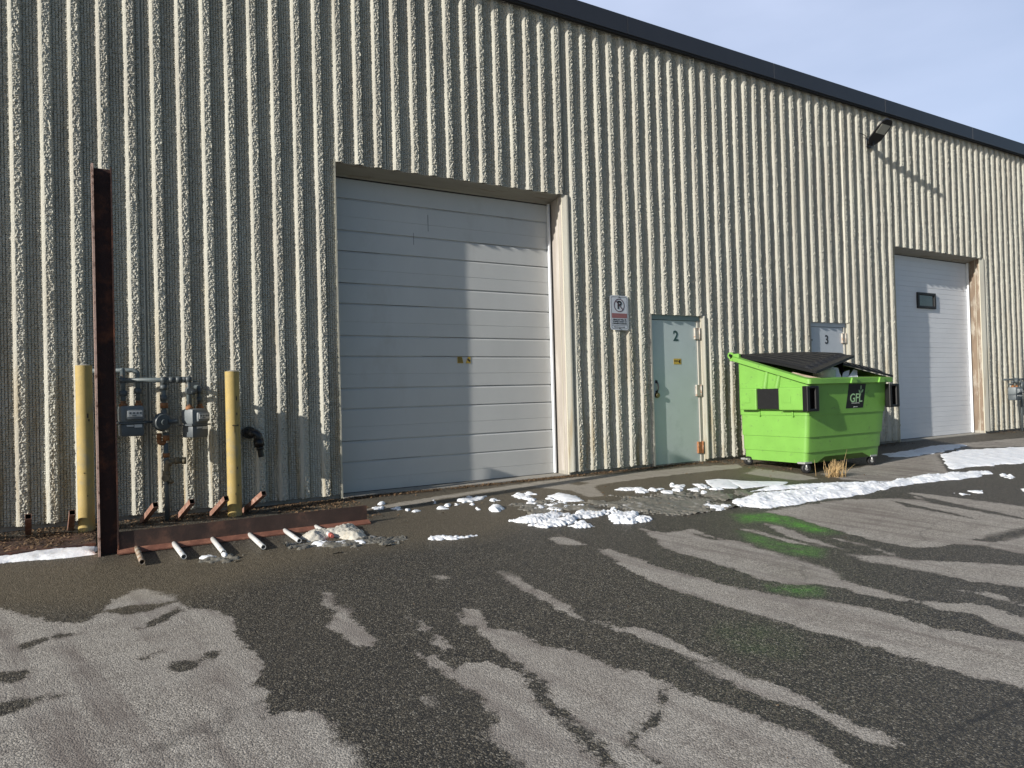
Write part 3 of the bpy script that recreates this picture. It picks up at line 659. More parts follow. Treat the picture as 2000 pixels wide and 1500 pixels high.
# ------------------------------------------------------------------ gas set
def elbow_path(pts, r=.05, n=5):                # polyline with rounded corners
    pts = [Vector(p) for p in pts]; out = [pts[0]]
    for i in range(1, len(pts)-1):
        a, p, c = pts[i-1], pts[i], pts[i+1]; u = (a-p); v = (c-p); q = min(r, u.length*.45, v.length*.45); A = p+u.normalized()*q; C_ = p+v.normalized()*q
        for k in range(n+1):
            t = k/n; out.append(A*(1-t)**2+p*2*t*(1-t)+C_*t*t)
    return out+[pts[-1]]
def pipe(b, pts, r=.021): b.tube(elbow_path(pts), r, 14)
def fit(b, p, d, r=.03, l=.045):                # a coupling
    p = Vector(p); d = Vector(d).normalized(); b.tube([p-d*l/2, p+d*l/2], r, 14)
def meter(cx, cy, ztop, zbot, wd, dp, rz, label):
    th = thing('gas_meter', label, 'gas meter', (cx, cy, zbot), 'gas meters hung on pipes')
    T = Matrix.Translation((cx, cy, 0)) @ Matrix.Rotation(rz, 4, 'Z')
    def mbx(x0, x1, y0, y1, z0, z1, bev):
        b = MB(); b.box(x0, x1, y0, y1, z0, z1, bev); bmesh.ops.transform(b.bm, matrix=T, verts=b.bm.verts); return b
    zm = zbot+(ztop-zbot)*.44; hw = wd/2; hd = dp/2
    mbx(-hw, hw, -hd, hd, zm+.004, ztop, .03).build('upper_casing', m_meter, th, smooth=True)
    mbx(-hw-.012, hw+.012, -hd-.006, hd+.006, zm-.008, zm+.008, .003).build('casing_seam', m_meterd, th)
    mbx(-hw+.004, hw-.004, -hd+.004, hd-.004, zbot, zm-.004, .022).build('lower_casing', m_meterd, th, smooth=True)
    dial = mbx(-hw*.55, hw*.85, -hd-.03, -hd+.02, zm+.03, ztop-.035, .014).build('dial_cover', m_meter, th, smooth=True)
    mbx(-hw*.45, hw*.75, -hd-.034, -hd-.028, zm+.055, ztop-.048, .003).build('dial_plate', m_plate, th)
    b = mbx(-hw*.1, hw*.25, -hd-.036, -hd-.033, zm+.062, zm+.07, 0)
    for q in (-.25, .05, .35, .6):
        c = MB(); c.tube([(hw*q, -hd-.0365, ztop-.068), (hw*q, -hd-.0335, ztop-.068)], .009, 10); bmesh.ops.transform(c.bm, matrix=T, verts=c.bm.verts)
        me = bpy.data.meshes.new('q'); c.bm.to_mesh(me); b.bm.from_mesh(me); c.bm.free(); bpy.data.meshes.remove(me)
    b.build('dial_register', m_meterd, th)
    b = mbx(-hw*.5, hw*.05, -hd-.008, -hd+.01, zm-.034, zm-.018, 0); 
    me = bpy.data.meshes.new('q'); c = mbx(hw*.12, hw*.75, -hd-.008, -hd+.01, zm-.044, zm-.016, 0); c.bm.to_mesh(me); b.bm.from_mesh(me); c.bm.free(); bpy.data.meshes.remove(me)
    b.build('name_plate', m_plate, th)
    tops = []
    for sx_ in (-.62, .62):
        p = T @ Vector((hw*sx_, 0, ztop)); tops.append(p)
        b = MB(); b.tube([p+Vector((0, 0, -.01)), p+Vector((0, 0, .02)), p+Vector((0, 0, .021)), p+Vector((0, 0, .045))], [.034, .034, .024, .022], 8); b.build('union_nut', m_rustnut, th)
    return th, tops
tw = .24
A1, B1 = w(230, 793, tw), w(283, 851, tw)
m1, t1 = meter((A1[0]+B1[0])/2, -.2, A1[2], B1[2], .20, .155, .12, 'grey gas meter nearest the steel column, with a pale dial')
A2, B2 = w(355, 799, tw), w(409, 853, tw)
m2, t2 = meter((A2[0]+B2[0])/2, -.2, A2[2], B2[2], .19, .165, .55, 'grey gas meter turned to the right beside the yellow bollard')
ps = thing('gas_piping', 'grey gas pipes with a round dark regulator between the two meters', 'gas piping', (.62, -.18, gz(-.15)))
zt_ = 1.405; zh = 1.31; xr = w(322, 900, .17)[0]; zr = w(316, 824, .2)[2]
b = MB()
pipe(b, [t1[0]+Vector((0, 0, .03)), (t1[0].x, t1[0].y, zh+.12-.02), (t1[0].x-.01, t1[0].y, zh+.09)])
pipe(b, [(.02, -.05, zt_), (t1[1].x, -.17, zt_), (t1[1].x, t1[1].y, t1[1].z+.03)])
pipe(b, [(t1[0].x-.0, -.2, zh), (t2[0].x, -.2, zh), (t2[0].x, t2[0].y, t2[0].z+.03)], .023)
pipe(b, [t2[1]+Vector((0, 0, .03)), (t2[1].x, t2[1].y, 1.235), (t2[1].x-.02, .01, 1.245)])
pipe(b, [(xr, -.2, zh), (xr, -.2, zr+.04)])
pipe(b, [(xr+.012, -.17, zr-.2), (xr+.012, -.17, gz(-.17)-.02)], .023)
b.build('pipe_run', m_gaspipe, ps)
b = MB()
for p, d, r in (((xr, -.2, zh), (1, 0, 0), .032), ((xr+.13, -.2, zh), (1, 0, 0), .031), ((xr+.18, -.2, zh), (1, 0, 0), .029), ((xr+.07, -.2, zh), (1, 0, 0), .029),
                ((t1[0].x, -.2, zh), (0, 0, 1), .03), ((t1[1].x, t1[1].y, 1.21), (0, 0, 1), .034), ((t1[0].x, t1[0].y, 1.19), (0, 0, 1), .034), ((t1[0].x, t1[0].y, 1.15), (0, 1, 0), .02),
                ((t2[0].x, t2[0].y, 1.20), (0, 0, 1), .036), ((t2[0].x, t2[0].y-.03, 1.2), (0, 1, 0), .03), ((t2[0].x+.03, t2[0].y-.03, 1.19), (1, .3, 0), .022), ((t2[1].x, t2[1].y, 1.20), (0, 0, 1), .029), ((t2[1].x, t2[1].y, 1.12), (0, 0, 1), .029),
                ((xr, -.2, 1.24), (0, 0, 1), .031), ((xr, -.2, 1.14), (0, 0, 1), .033), ((xr+.012, -.17, zr-.13), (1, 0, 0), .03), ((t2[0].x, -.2, zh), (1, 0, 0), .032)):
    fit(b, p, d, r, .05)
b.tube([(xr, -.2, zh+.02), (xr, -.2, zh-.045)], .03, 14); b.tube([(t2[1].x-.02, -.03, 1.245), (t2[1].x-.02, .0, 1.245)], .045, 14)
b.build('pipe_fitting', m_gasdark, ps)
b = MB(); fit(b, (xr, -.2, 1.07), (0, 0, 1), .034, .05); fit(b, (xr+.012, -.18, zr-.155), (0, 0, 1), .03, .05); fit(b, (xr-.045, -.18, zr-.135), (0, 0, 1), .022, .06)
b.tube(elbow_path([(xr-.045, -.18, zr-.15), (xr-.045, -.18, zr-.2), (xr+.01, -.17, zr-.2)]), .022, 12); fit(b, (xr+.012, -.17, .60), (0, 0, 1), .03, .04); b.build('rusty_fitting', m_rustnut, ps)
b = MB(); nrm = Vector((.35, -1, -.05)).normalized(); c = Vector((xr-.02, -.24, zr))
b.tube([c+nrm*.035, c+nrm*.03, c+nrm*.004, c, c-nrm*.004, c-nrm*.03, c-nrm*.05], [.03, .07, .082, .088, .088, .07, .03], 28)
b.tube([c+nrm*.02, c+nrm*.055], [.028, .026], 16); b.tube([c+Vector((.05, 0, -.0)), c+Vector((.125, 0, .0))], [.03, .022], 12); b.tube([c+Vector((-.06, .03, .0)), c+Vector((-.15, .04, .005))], .013, 10)
b.tube([c+Vector((.02, .03, .05)), c+Vector((.02, .04, .11))], [.03, .028], 12); b.build('regulator', m_gasdark, ps, smooth=True)
b = MB(); xz = xr+.012
b.tube(elbow_path([(xz, -.17, .40), (xz, -.19, .46), (xz+.01, -.2, .535), (xz+.08, -.2, .545), (xz+.16, -.2, .54)], .04), [.026]*99 if False else .026, 12)
for p, d in (((xz, -.18, .43), (0, 0, 1)), ((xz+.02, -.2, .53), (1, 0, 1)), ((xz+.09, -.2, .545), (1, 0, 0)), ((xz+.15, -.2, .54), (1, 0, 0)), ((xz-.01, -.21, .39), (.3, 1, 0)), ((xz+.03, -.2, .36), (1, 0, .5))): fit(b, p, d, .034, .035)
b.build('shutoff_valve', m_olive, ps)

# far meter at the right edge
A3 = w(1977, 756, .2)
m3, t3 = meter(A3[0]+.1, -.2, A3[2], w(1977, 782, .2)[2]-.0, .26, .16, .0, 'small grey gas meter at the far right end of the wall')
q = thing('gas_piping', 'dark gas pipes above the far right meter', 'gas piping', (A3[0]+.3, -.15, .2))
b = MB(); zz = A3[2]+.16
pipe(b, [(A3[0]-.12, -.1, zz), (A3[0]+1.1, -.1, zz)]); pipe(b, [t3[0], (t3[0].x, -.2, zz-.1), (A3[0]-.1, -.18, zz-.1)], .02); pipe(b, [t3[1], (t3[1].x, -.2, zz)], .02)
fit(b, (t3[0].x, -.2, zz-.05), (0, 0, 1), .035); fit(b, (t3[1].x, -.2, zz-.04), (0, 0, 1), .04, .08); fit(b, (A3[0]+.35, -.12, zz), (1, 0, 0), .035)
c = Vector((A3[0]+.42, -.22, zz-.14)); b.tube([c+Vector((0, -.03, 0)), c, c+Vector((0, .03, 0))], [.05, .1, .05], 20); pipe(b, [(A3[0]+.42, -.18, zz), (A3[0]+.42, -.18, .0)])
b.build('pipe_run', m_gasdark, q)

# black vent elbow
p = w(488, 849, .06); th = thing('vent_elbow', 'black plastic vent elbow poking out of the wall right of the bollard', 'vent pipe', (p[0], 0, p[2]))
x, z = p[0], p[2]+.02
b = MB(); b.tube(elbow_path([(x, .03, z), (x, -.10, z), (x+.06, -.13, z-.015), (x+.075, -.13, z-.12)], .05, 7), .043, 20); b.build('pipe_body', m_abs, th)
b = MB(); b.tube([(x, -.0, z), (x, -.03, z)], .062, 22); e = Vector((x+.075, -.13, z-.12)); d = Vector((.015, 0, -.1)).normalized(); b.tube([e-d*.05, e+d*.02], .05, 20); b.tube([e+d*.02, e+d*.055], .036, 20, hollow=.2); b.build('pipe_collar', m_abs, th)

# ------------------------------------------------------------------ sign
th = thing('parking_sign', 'white no-parking sign with a faded red band screwed to the ribbed wall', 'sign', (6.3, -.03, 1.92))
sx0, sx1, sz0, sz1, sy = 6.146, 6.462, 1.925, 2.400, -.024
def rrect(x0, x1, z0, z1, r, n=5):
    out = []
    for cx, cz, a0 in ((x1-r, z1-r, 0), (x0+r, z1-r, 90), (x0+r, z0+r, 180), (x1-r, z0+r, 270)):
        for k in range(n+1): a = math.radians(a0+90*k/n); out.append((cx+r*math.cos(a), cz+r*math.sin(a)))
    return out
MB().extrude(rrect(sx0, sx1, sz0, sz1, .035), sy-.003, sy, 'y').build('sign_plate', m_signw, th)
b = MB(); o_ = rrect(sx0+.018, sx1-.018, sz0+.018, sz1-.018, .025); i_ = rrect(sx0+.022, sx1-.022, sz0+.022, sz1-.022, .022)
n = len(o_); ov = [b.bm.verts.new((x, sy-.0045, z)) for x, z in o_]; iv = [b.bm.verts.new((x, sy-.0045, z)) for x, z in i_]
for k in range(n): b.bm.faces.new((ov[k], ov[(k+1) % n], iv[(k+1) % n], iv[k]))
b.build('sign_border', m_ink, th)
cx, cz, R_ = 6.304, sz1-.135, .092
b = MB(); ov = []; iv = []
for k in range(40):
    a = 2*math.pi*k/40; ov.append(b.bm.verts.new((cx+R_*math.cos(a), sy-.005, cz+R_*math.sin(a)))); iv.append(b.bm.verts.new((cx+(R_-.011)*math.cos(a), sy-.005, cz+(R_-.011)*math.sin(a))))
for k in range(40): b.bm.faces.new((ov[k], ov[(k+1) % 40], iv[(k+1) % 40], iv[k]))
b.box(cx-.084, cx+.084, sy-.0075, sy-.006, cz-.005, cz+.005, 0, Matrix.Rotation(math.radians(45), 4, 'Y')); b.build('prohibition_ring', mat('maroon ink', (.09, .03, .045), .5), th)
text('letter_p', 'P', .155, facing(cx+.002, sy-.0055, cz), m_ink, th, .0005, bold=.004)
MB().box(sx0+.026, sx1-.026, sy-.0048, sy-.0035, sz0+.165, sz0+.23).build('red_band', m_signr, th)
for k, s in enumerate(('VEHICLES WILL BE', 'TOWED AWAY AT', "OWNER'S EXPENSE")): text('sign_text', s, .029, facing(cx, sy-.0042, sz0+.142-.027*k), m_ink, th, .0004, bold=.0007)
b = MB(); b.box(sx0+.026, sx1-.026, sy-.005, sy-.0038, sz0+.062, sz0+.065); b.box(sx0+.07, sx1-.08, sy-.005, sy-.0038, sz0+.038, sz0+.045)
b.extrude([(sx0+.055, sz0+.0415), (sx0+.075, sz0+.051), (sx0+.075, sz0+.032)], sy-.005, sy-.0038, 'y'); b.extrude([(sx1-.065, sz0+.0415), (sx1-.085, sz0+.032), (sx1-.085, sz0+.051)], sy-.005, sy-.0038, 'y'); b.build('sign_arrow', m_ink, th)
for zz in (sz1-.022, sz0+.02): MB().tube([(cx, sy+.0, zz), (cx, sy-.009, zz)], .009, 10).build('screw', m_ink, th)

# ------------------------------------------------------------------ wall floodlight
th = thing('floodlight', 'black LED floodlight on a short arm high on the ribbed wall', 'floodlight', (12.2, 0, 5.5))
LA = Vector((12.18, -.10, 5.40)); LB = Vector((12.18, -.42, 5.70)); ax = (LB-LA).normalized(); wx = Vector((1, 0, 0)); nn = wx.cross(ax).normalized()
if nn.z > 0: nn = -nn
b = MB()
sec_ = [(-.02, .07), (.03, .13), (.10, .17), (.30, .17), (.40, .15), (.45, .10), (.465, .05)]
top = []; bot = []
for s, hw in sec_:
    c = LA+ax*s
    top.append([b.bm.verts.new(c-wx*hw-nn*.02), b.bm.verts.new(c-wx*hw*.6-nn*.055), b.bm.verts.new(c+wx*hw*.6-nn*.055), b.bm.verts.new(c+wx*hw-nn*.02), b.bm.verts.new(c+wx*hw), b.bm.verts.new(c-wx*hw)])
for r0, r1 in zip(top, top[1:]):
    for k in range(6): b.bm.faces.new((r0[k], r0[(k+1) % 6], r1[(k+1) % 6], r1[k]))
b.bm.faces.new(top[0]); b.bm.faces.new(top[-1][::-1]); b.build('lamp_head', m_lamp, th)
b = MB(); c0 = LA+ax*.20; c1 = LA+ax*.37
pts = [c0-wx*.125, c0+wx*.125, c1+wx*.125, c1-wx*.125]
lo = [b.bm.verts.new(p+nn*.001) for p in pts]; hi = [b.bm.verts.new(p+nn*.009) for p in pts]
for k in range(4): b.bm.faces.new((lo[k], lo[(k+1) % 4], hi[(k+1) % 4], hi[k]))
b.bm.faces.new(hi); b.bm.faces.new(lo[::-1]); b.build('lamp_lens', m_led, th)
b = MB(); b.tube([(12.2, .0, 5.44), (12.2, -.06, 5.45), LA+ax*.05], [.045, .04, .035], 12); b.box(12.13, 12.27, -.03, .02, 5.36, 5.52, .01); b.tube([(12.17, -.08, 5.40), (12.23, -.08, 5.40)], .03, 12); b.build('arm_bracket', m_lamp, th)
b = MB(); b.tube([(12.15, -.02, 5.49), (12.06, -.06, 5.54), (11.98, -.03, 5.575), (11.93, .0, 5.58)], .006, 8); b.build('power_cable', m_lamp, th)

# ------------------------------------------------------------------ dumpster
dp = thing('dumpster', 'lime green plastic dumpster on casters with black lids standing by the wall', 'dumpster', (9.0, -1.0, gz(-1.0)))
XL, XR, YB = 8.20, 9.90, -.42
zb = .055
def yF(z): return -1.53-.085*(z-zb)/1.1
def xL(z): return 8.15+.02-.02*(z-zb)/1.1
def xR(z): return 9.87+.06*(z-zb)/1.1
def ztop(y): return 1.165+(y+1.62)*(.37/1.25) if y > -1.62 else 1.165
def ringpts(z, ins, r=.055, n=5, topf=None):
    x0, x1, y0, y1 = xL(z)+ins, xR(z)-ins, yF(z)+ins, YB-ins; out = []
    for cx, cy, a0 in ((x1-r, y1-r, 0), (x0+r, y1-r, 90), (x0+r, y0+r, 180), (x1-r, y0+r, 270)):
        for k in range(n+1):
            a = math.radians(a0+90*k/n); x = cx+r*math.cos(a); y = cy+r*math.sin(a)
            out.append((x, y))
        # mid-edge points so the top can slope
    return out
def densify(pts, m=6):
    out = []
    for i, p in enumerate(pts):
        q = pts[(i+1) % len(pts)]; L_ = math.hypot(q[0]-p[0], q[1]-p[1]); k = max(1, int(L_/.12)) if L_ > .2 else 1
        if L_ > .2: k = 9
        for j in range(k): out.append((p[0]+(q[0]-p[0])*j/k, p[1]+(q[1]-p[1])*j/k))
    return out
b = MB(); rows = []
levels = [(zb, .036), (.196, .034), (.200, .022), (.401, .022), (.405, .011), (.694, .011), (.698, 0), (.9, 0), (1.05, 0), (2, 0)]
for z, ins in levels:
    zz = min(z, 1.12); pts = densify(ringpts(zz, ins)); row = []
    for x, y in pts:
        if z == 2: zv = ztop(y)
        elif z > .8: zv = .698+(ztop(y)-.698)*((z-.698)/.5)
        else: zv = z
        if z == zb and x > 8.55 and x < 9.55: zv += .07
        if z == zb and -1.2 < y < -.8 and False: zv += .05
        row.append(b.bm.verts.new((x, y, zv)))
    rows.append(row)
inner = densify(ringpts(1.1, .035)); rows.append([b.bm.verts.new((x, y, ztop(y))) for x, y in inner])
inner2 = densify(ringpts(.9, .06)); rows.append([b.bm.verts.new((x, y, .75)) for x, y in inner2])
for r0, r1 in zip(rows, rows[1:]):
    for k in range(len(r0)): f = b.bm.faces.new((r0[k], r0[(k+1) % len(r0)], r1[(k+1) % len(r0)], r1[k]))
b.bm.faces.new(rows[0][::-1]); b.bm.faces.new(rows[-1])
body = b.build('body', m_green, dp, smooth=True)
# rim
b = MB(); o1 = densify(ringpts(1.12, -.055, .04)); i1 = densify(ringpts(1.12, -.001, .05)); i2 = densify(ringpts(1.12, .03, .05))
R_ = [[b.bm.verts.new((x, y, ztop(y)+dz)) for x, y in pts] for pts, dz in ((i1, -.055), (o1, -.05), (o1, .012), (i2, .02), (i2, -.02))]
for r0, r1 in zip(R_, R_[1:]+R_[:1]):
    for k in range(len(r0)): b.bm.faces.new((r0[k], r0[(k+1) % len(r0)], r1[(k+1) % len(r0)], r1[k]))
rim = b.build('rim', m_green, dp, smooth=True)
b = MB()
for x in (9.02, 9.66):
    b.extrude([(x-.07, 1.115), (x+.07, 1.115), (x+.04, 1.185), (x-.04, 1.185)], yF(1.15)-.075, yF(1.15)-.05, 'y')
b.build('rim_gusset', m_green, rim)
# hinge ear at the back
b = MB(); hz = ztop(-.40)+.03
for x in (XL-.055, xR(1.1)-.0):
    b.tube([(x, -.30, hz+.01), (x+.055, -.30, hz+.01)], .048, 18); b.box(x, x+.05, -.46, -.29, hz-.075, hz+.03, .01)
b.build('hinge_ear', m_green, dp)
b = MB(); b.tube([(XL-.058, -.30, hz+.012), (xR(1.1)+.06, -.30, hz+.012)], .022, 14); b.build('hinge_rod', m_fork, dp)
# fork pockets
for side, sx_ in ((-1, 0), (1, 1)):
    xo = xL(.9) if side < 0 else xR(.95); xa, xb_ = (xo-.10, xo+.01) if side < 0 else (xo-.01, xo+.12)
    y0, y1 = -1.60, -.52
    def YY(px): return None
    b = MB()
    b.box(xa, xb_, -1.60, -1.20, .77, 1.075, .018); b.box(xa, xb_, -.83, -.53, .77, 1.075, .018); b.box(xa+.03 if side < 0 else xa, xb_ if side < 0 else xb_-.03, -1.19, -.84, .79, 1.05)
    for yy in (-1.34, -.66):                    # embossed squares
        xx = xa-.006 if side < 0 else xb_+.001
        b.box(xx, xx+.005, yy-.06, yy+.06, .87, .96, .002)
    b.build('fork_pocket', m_green, dp)
    MB().box(xa+.016 if side < 0 else xb_-.03, xa+.03 if side < 0 else xb_-.016, -1.195, -.835, .785, 1.065, .004).build('pocket_patch', m_patch, dp)
    fx0, fx1 = (xa-.035, xb_+.10) if side < 0 else (xa-.06, xb_+.05)
    b = MB(); ya, yb = -1.685, -1.601
    b.box(fx0, fx0+.05, ya, yb, .752, 1.09, .014); b.box(fx1-.075, fx1, ya, yb, .752, 1.09, .02); b.box(fx0+.045, fx1-.07, ya, yb, 1.055, 1.088, .008); b.box(fx0+.045, fx1-.07, ya, yb, .754, .79, .008)
    b.box(fx0+.045, fx1-.07, yb-.02, yb-.002, .79, 1.055); b.build('pocket_mouth', m_fork, dp)
    b = MB()
    for yy in (-1.13, -.93):                    # two sloping flutes between rim and pocket
        xx = xL(1.15)+.01 if side < 0 else xR(1.15)-.01
        b.tube([(xx, yy+.03, 1.07), (xx, yy-.02, ztop(yy)-.06)], [.045, .034], 14)
    for yy in (-.8, -1.35):
        xx = xL(.7) if side < 0 else xR(.7); b.box(xx-.02, xx+.02, yy-.012, yy+.012, .68, .77, .004)
    b.build('side_flute', m_green, dp, smooth=True)
# casters
for x, y in ((8.17+.06, -1.45), (8.2, -.52), (9.70, -1.44), (9.70, -.52)):
    zg = gz(y); cz = zg+.062; a = -.5
    b = MB(); dv = Vector((math.cos(a), math.sin(a), 0)); n_ = Vector((-dv.y, dv.x, 0)); wc = Vector((x-.02, y-.03, cz))
    b.tube([wc-n_*.024, wc-n_*.02, wc+n_*.02, wc+n_*.024], [.05, .062, .062, .05], 26); wb = b
    b = MB(); b.tube([wc-n_*.026, wc+n_*.026], .022, 14)
    Rz = Matrix.Rotation(a, 4, 'Z')
    for s in (-1, 1): q = wc+n_*.034*s; q2 = Vector((x, y, zb+.02))+n_*.034*s; b.tube([q, q2], .014, 8)
    b.box(x-.075, x+.075, y-.06, y+.06, zb-.004, zb+.02, .003); ck = b.build('caster', m_galv, dp); wb.build('wheel', m_rub, ck)
# lids
def lid(BL, BR, FL, FR, bulge, nrib, name, label, lip=.05):
    nu, nv = nrib*6+1, 16; V = []; BL, BR, FL, FR = map(Vector, (BL, BR, FL, FR))
    for i in range(nu):
        u = i/(nu-1)
        for j in range(nv):
            v = j/(nv-1); p = (BL*(1-u)+BR*u)*(1-v)+(FL*(1-u)+FR*u)*v
            ph = (u*nrib) % 1.; r = .026 if .3 < ph < .75 else 0.
            e = min(u, 1-u)*nu
            if v > .93 or v < .04 or e < 2: r = -.004
            V.append(p+Vector((0, 0, bulge*math.sin(math.pi*v**.9)*(.6+.4*math.sin(math.pi*u))+r)))
    b = MB(); top = [b.bm.verts.new(p) for p in V]; bot = [b.bm.verts.new(p-Vector((0, 0, .012))) for p in V]
    for i in range(nu-1):
        for j in range(nv-1):
            k = i*nv+j; b.bm.faces.new((top[k], top[k+nv], top[k+nv+1], top[k+1])); b.bm.faces.new((bot[k], bot[k+1], bot[k+nv+1], bot[k+nv]))
    per = [i*nv for i in range(nu)]+[(nu-1)*nv+j for j in range(1, nv)]+[i*nv+nv-1 for i in range(nu-2, -1, -1)]+[j for j in range(nv-2, 0, -1)]
    sk = [b.bm.verts.new(V[k]-Vector((0, 0, lip))) for k in per]; m = len(per)
    for q in range(m):
        b.bm.faces.new((top[per[q]], top[per[(q+1) % m]], sk[(q+1) % m], sk[q]))
    o = b.build(name, m_lid, dp); o['label'] = label; return o
zh_ = ztop(-.42)+.045
lid((8.19, -.33, zh_), (9.02, -.33, zh_+.01), (8.27, -1.64, 1.285), (9.17, -1.60, 1.505), .035, 8, 'lid', 'warped black lid with one front corner lifted', .035)
lid((9.06, -.33, zh_), (9.95, -.33, zh_), (9.0, -1.54, 1.40), (9.98, -1.66, 1.215), .02, 8, 'lid', 'sagging black lid resting on the rim', .03)
# poster with the sprout logo
pz0, pz1 = .765, 1.10; pc = 9.19
def onF(x, z, off=.002): return (x, yF(z)-off, z)
sh = .028
b = MB(); q = [onF(pc-.205-sh, pz0), onF(pc+.185-sh, pz0), onF(pc+.205, pz1), onF(pc-.185, pz1)]; v0 = [b.bm.verts.new(p) for p in q]; v1 = [b.bm.verts.new((p[0], p[1]+.0015, p[2])) for p in q]
b.bm.faces.new(v0)
for k in range(4): b.bm.faces.new((v0[k], v0[(k+1) % 4], v1[(k+1) % 4], v1[k]))
poster = b.build('poster', m_lid, dp)
tl = math.atan(.085/1.1)
def FM(x, z, off): return facing(x, yF(z)-off, z, 0, tl)
text('logo_letters', 'GFL', .17, FM(pc-.012, pz0+.135, .0045), m_leafg, poster, .0006, spacing=.98, bold=.0015)
b = MB()
lx = pc+.088
def leafshape(cx, cz, L_, wd, ang):
    pts = []
    for k in range(12):
        a = 2*math.pi*k/12; u = math.cos(a)*L_/2; v = math.sin(a)*wd/2*(1-.25*math.cos(a)); pts.append((cx+u*math.cos(ang)-v*math.sin(ang), cz+u*math.sin(ang)+v*math.cos(ang)))
    b.bm.faces.new([b.bm.verts.new(onF(x, z, .0052)) for x, z in pts])
leafshape(lx+.0, pz1-.05, .065, .022, math.radians(88)); leafshape(lx-.032, pz1-.105, .055, .026, math.radians(125)); leafshape(lx+.034, pz1-.10, .06, .026, math.radians(50))
b.bm.faces.new([b.bm.verts.new(onF(x, z, .0052)) for x, z in ((lx-.004, pz0+.17), (lx+.004, pz0+.17), (lx+.004, pz1-.07), (lx-.004, pz1-.07))])
b.build('logo_sprout', m_leafg, poster)
text('logo_tagline', 'ENVIRONMENTAL', .021, FM(pc-.02, pz0+.068, .0045), m_logow, poster, .0004, spacing=1.1)
text('logo_web', 'gflenv.com', .022, FM(pc-.02, pz0+.018, .0045), m_logow, poster, .0004, bold=.0004)
# rubbish
def sheet(name, label, pts, mm, th_=.02, cat='rubbish'):
    org(*[sum(p[i] for p in pts)/len(pts) for i in range(3)]); b = MB(); b.bm.faces.new([b.bm.verts.new(p) for p in pts])
    r = bmesh.ops.solidify(b.bm, geom=list(b.bm.faces), thickness=th_); bmesh.ops.subdivide_edges(b.bm, edges=list(b.bm.edges), cuts=2, use_grid_fill=True)
    for v in b.bm.verts: v.co += Vector((random.uniform(-.006, .006), random.uniform(-.006, .006), random.uniform(-.006, .006)))
    o = b.build(name, mm); tag(o, label, cat, 'rubbish heaped in the dumpster'); return o
def W3(px, py, t): return tuple(w(px, py, t))
sheet('foam_sheet', 'white torn sheet leaning left of the dark gap in the dumpster', [W3(1626, 742, 1.54), W3(1644, 742, 1.56), W3(1637, 719, 1.50), W3(1629, 718, 1.50)], m_white)
sheet('foam_sheet', 'white sheet with a slanting top in the middle of the dumpster rubbish', [W3(1643, 741, 1.57), W3(1656, 741, 1.55), W3(1659, 723, 1.50), W3(1647, 728, 1.50)], m_white)
sheet('foam_sheet', 'large white torn sheet rightmost of the three in the dumpster', [W3(1652, 743, 1.58), W3(1675, 743, 1.57), W3(1674, 724, 1.50), W3(1667, 722, 1.50)], m_white)
sheet('cardboard_flap', 'pale cardboard flap poking out under the near left lid corner', [(8.24, -1.50, 1.19), (8.27, -1.25, 1.275), (8.34, -1.22, 1.28), (8.38, -1.62, 1.185)], m_card, .012)
org(8.7, -1.4, 1.0); b = MB(); b.tube([(8.72, -1.44, .95), (8.72, -1.44, 1.30)], [.13, .15], 28, hollow=.06); o = b.build('plastic_bucket', m_bucket, smooth=True); tag(o, 'cloudy greenish plastic bucket just under the raised lid', 'bucket', 'rubbish heaped in the dumpster')
org(9.6, -1.3, 1.1); b = MB(); b.box(9.15, 9.8, -1.50, -1.0, 1.08, 1.215, .01, Matrix.Rotation(.05, 4, 'X')); o = b.build('cardboard_box', m_card); tag(o, 'flattened brown cardboard box under the sagging right lid', 'box', 'rubbish heaped in the dumpster')
org(8.95, -1.25, 1.3); b = MB(); p0 = Vector(w(1637, 708, 1.3)); p1 = Vector(w(1648, 737, 1.48)); b.tube([p0, (p0+p1)/2+Vector((.02, 0, .01)), p1], .028, 12); o = b.build('plastic_pipe', m_abs); tag(o, 'dark tube standing among the white sheets in the dumpster', 'tube', 'rubbish heaped in the dumpster')
org(9, -.9, .9); b = MB(); Vv = []
nx_, ny_ = 24, 16
G_ = [[b.bm.verts.new((8.29+1.5*i/(nx_-1), -1.5+.98*j/(ny_-1), .98+random.uniform(-.05, .05))) for j in range(ny_)] for i in range(nx_)]
for i in range(nx_-1):
    for j in range(ny_-1): b.bm.faces.new((G_[i][j], G_[i+1][j], G_[i+1][j+1], G_[i][j+1]))
o = b.build('loose_rubbish', mat('mixed rubbish', (.12, .1, .08), .9, 0, .5, 20, (.4, .38, .35), .3, 12)); tag(o, 'mixed loose rubbish filling the green dumpster', 'rubbish', kind='stuff')

# ------------------------------------------------------------------ dry grass tuft
gp = g(1632, 931); org(*gp); b = MB()
for k in range(120):
    a = random.uniform(0, 2*math.pi); r = abs(random.gauss(0, .055)); base = Vector((gp[0]+r*math.cos(a)*1.5, gp[1]+r*math.sin(a), gp[2]-.005))
    hh = random.uniform(.08, .24); ln = Vector((random.gauss(.02, .05), random.gauss(0, .04), hh)); mid = base+ln*.55+Vector((random.gauss(0, .008), random.gauss(0, .008), 0)); tip = base+ln
    if k % 4 == 0: tip = mid+Vector((random.gauss(0, .05), random.gauss(0, .03), random.uniform(-.02, .04)))
    if k == 0: tip = base+Vector((.12, 0, .36)); mid = base+Vector((.05, 0, .2))
    b.tube([base, mid, tip], [.0028, .0022, .0010], 4)
o = b.build('grass_tuft', m_grass); tag(o, 'tuft of dry straw-coloured grass in front of the dumpster', 'grass tuft')

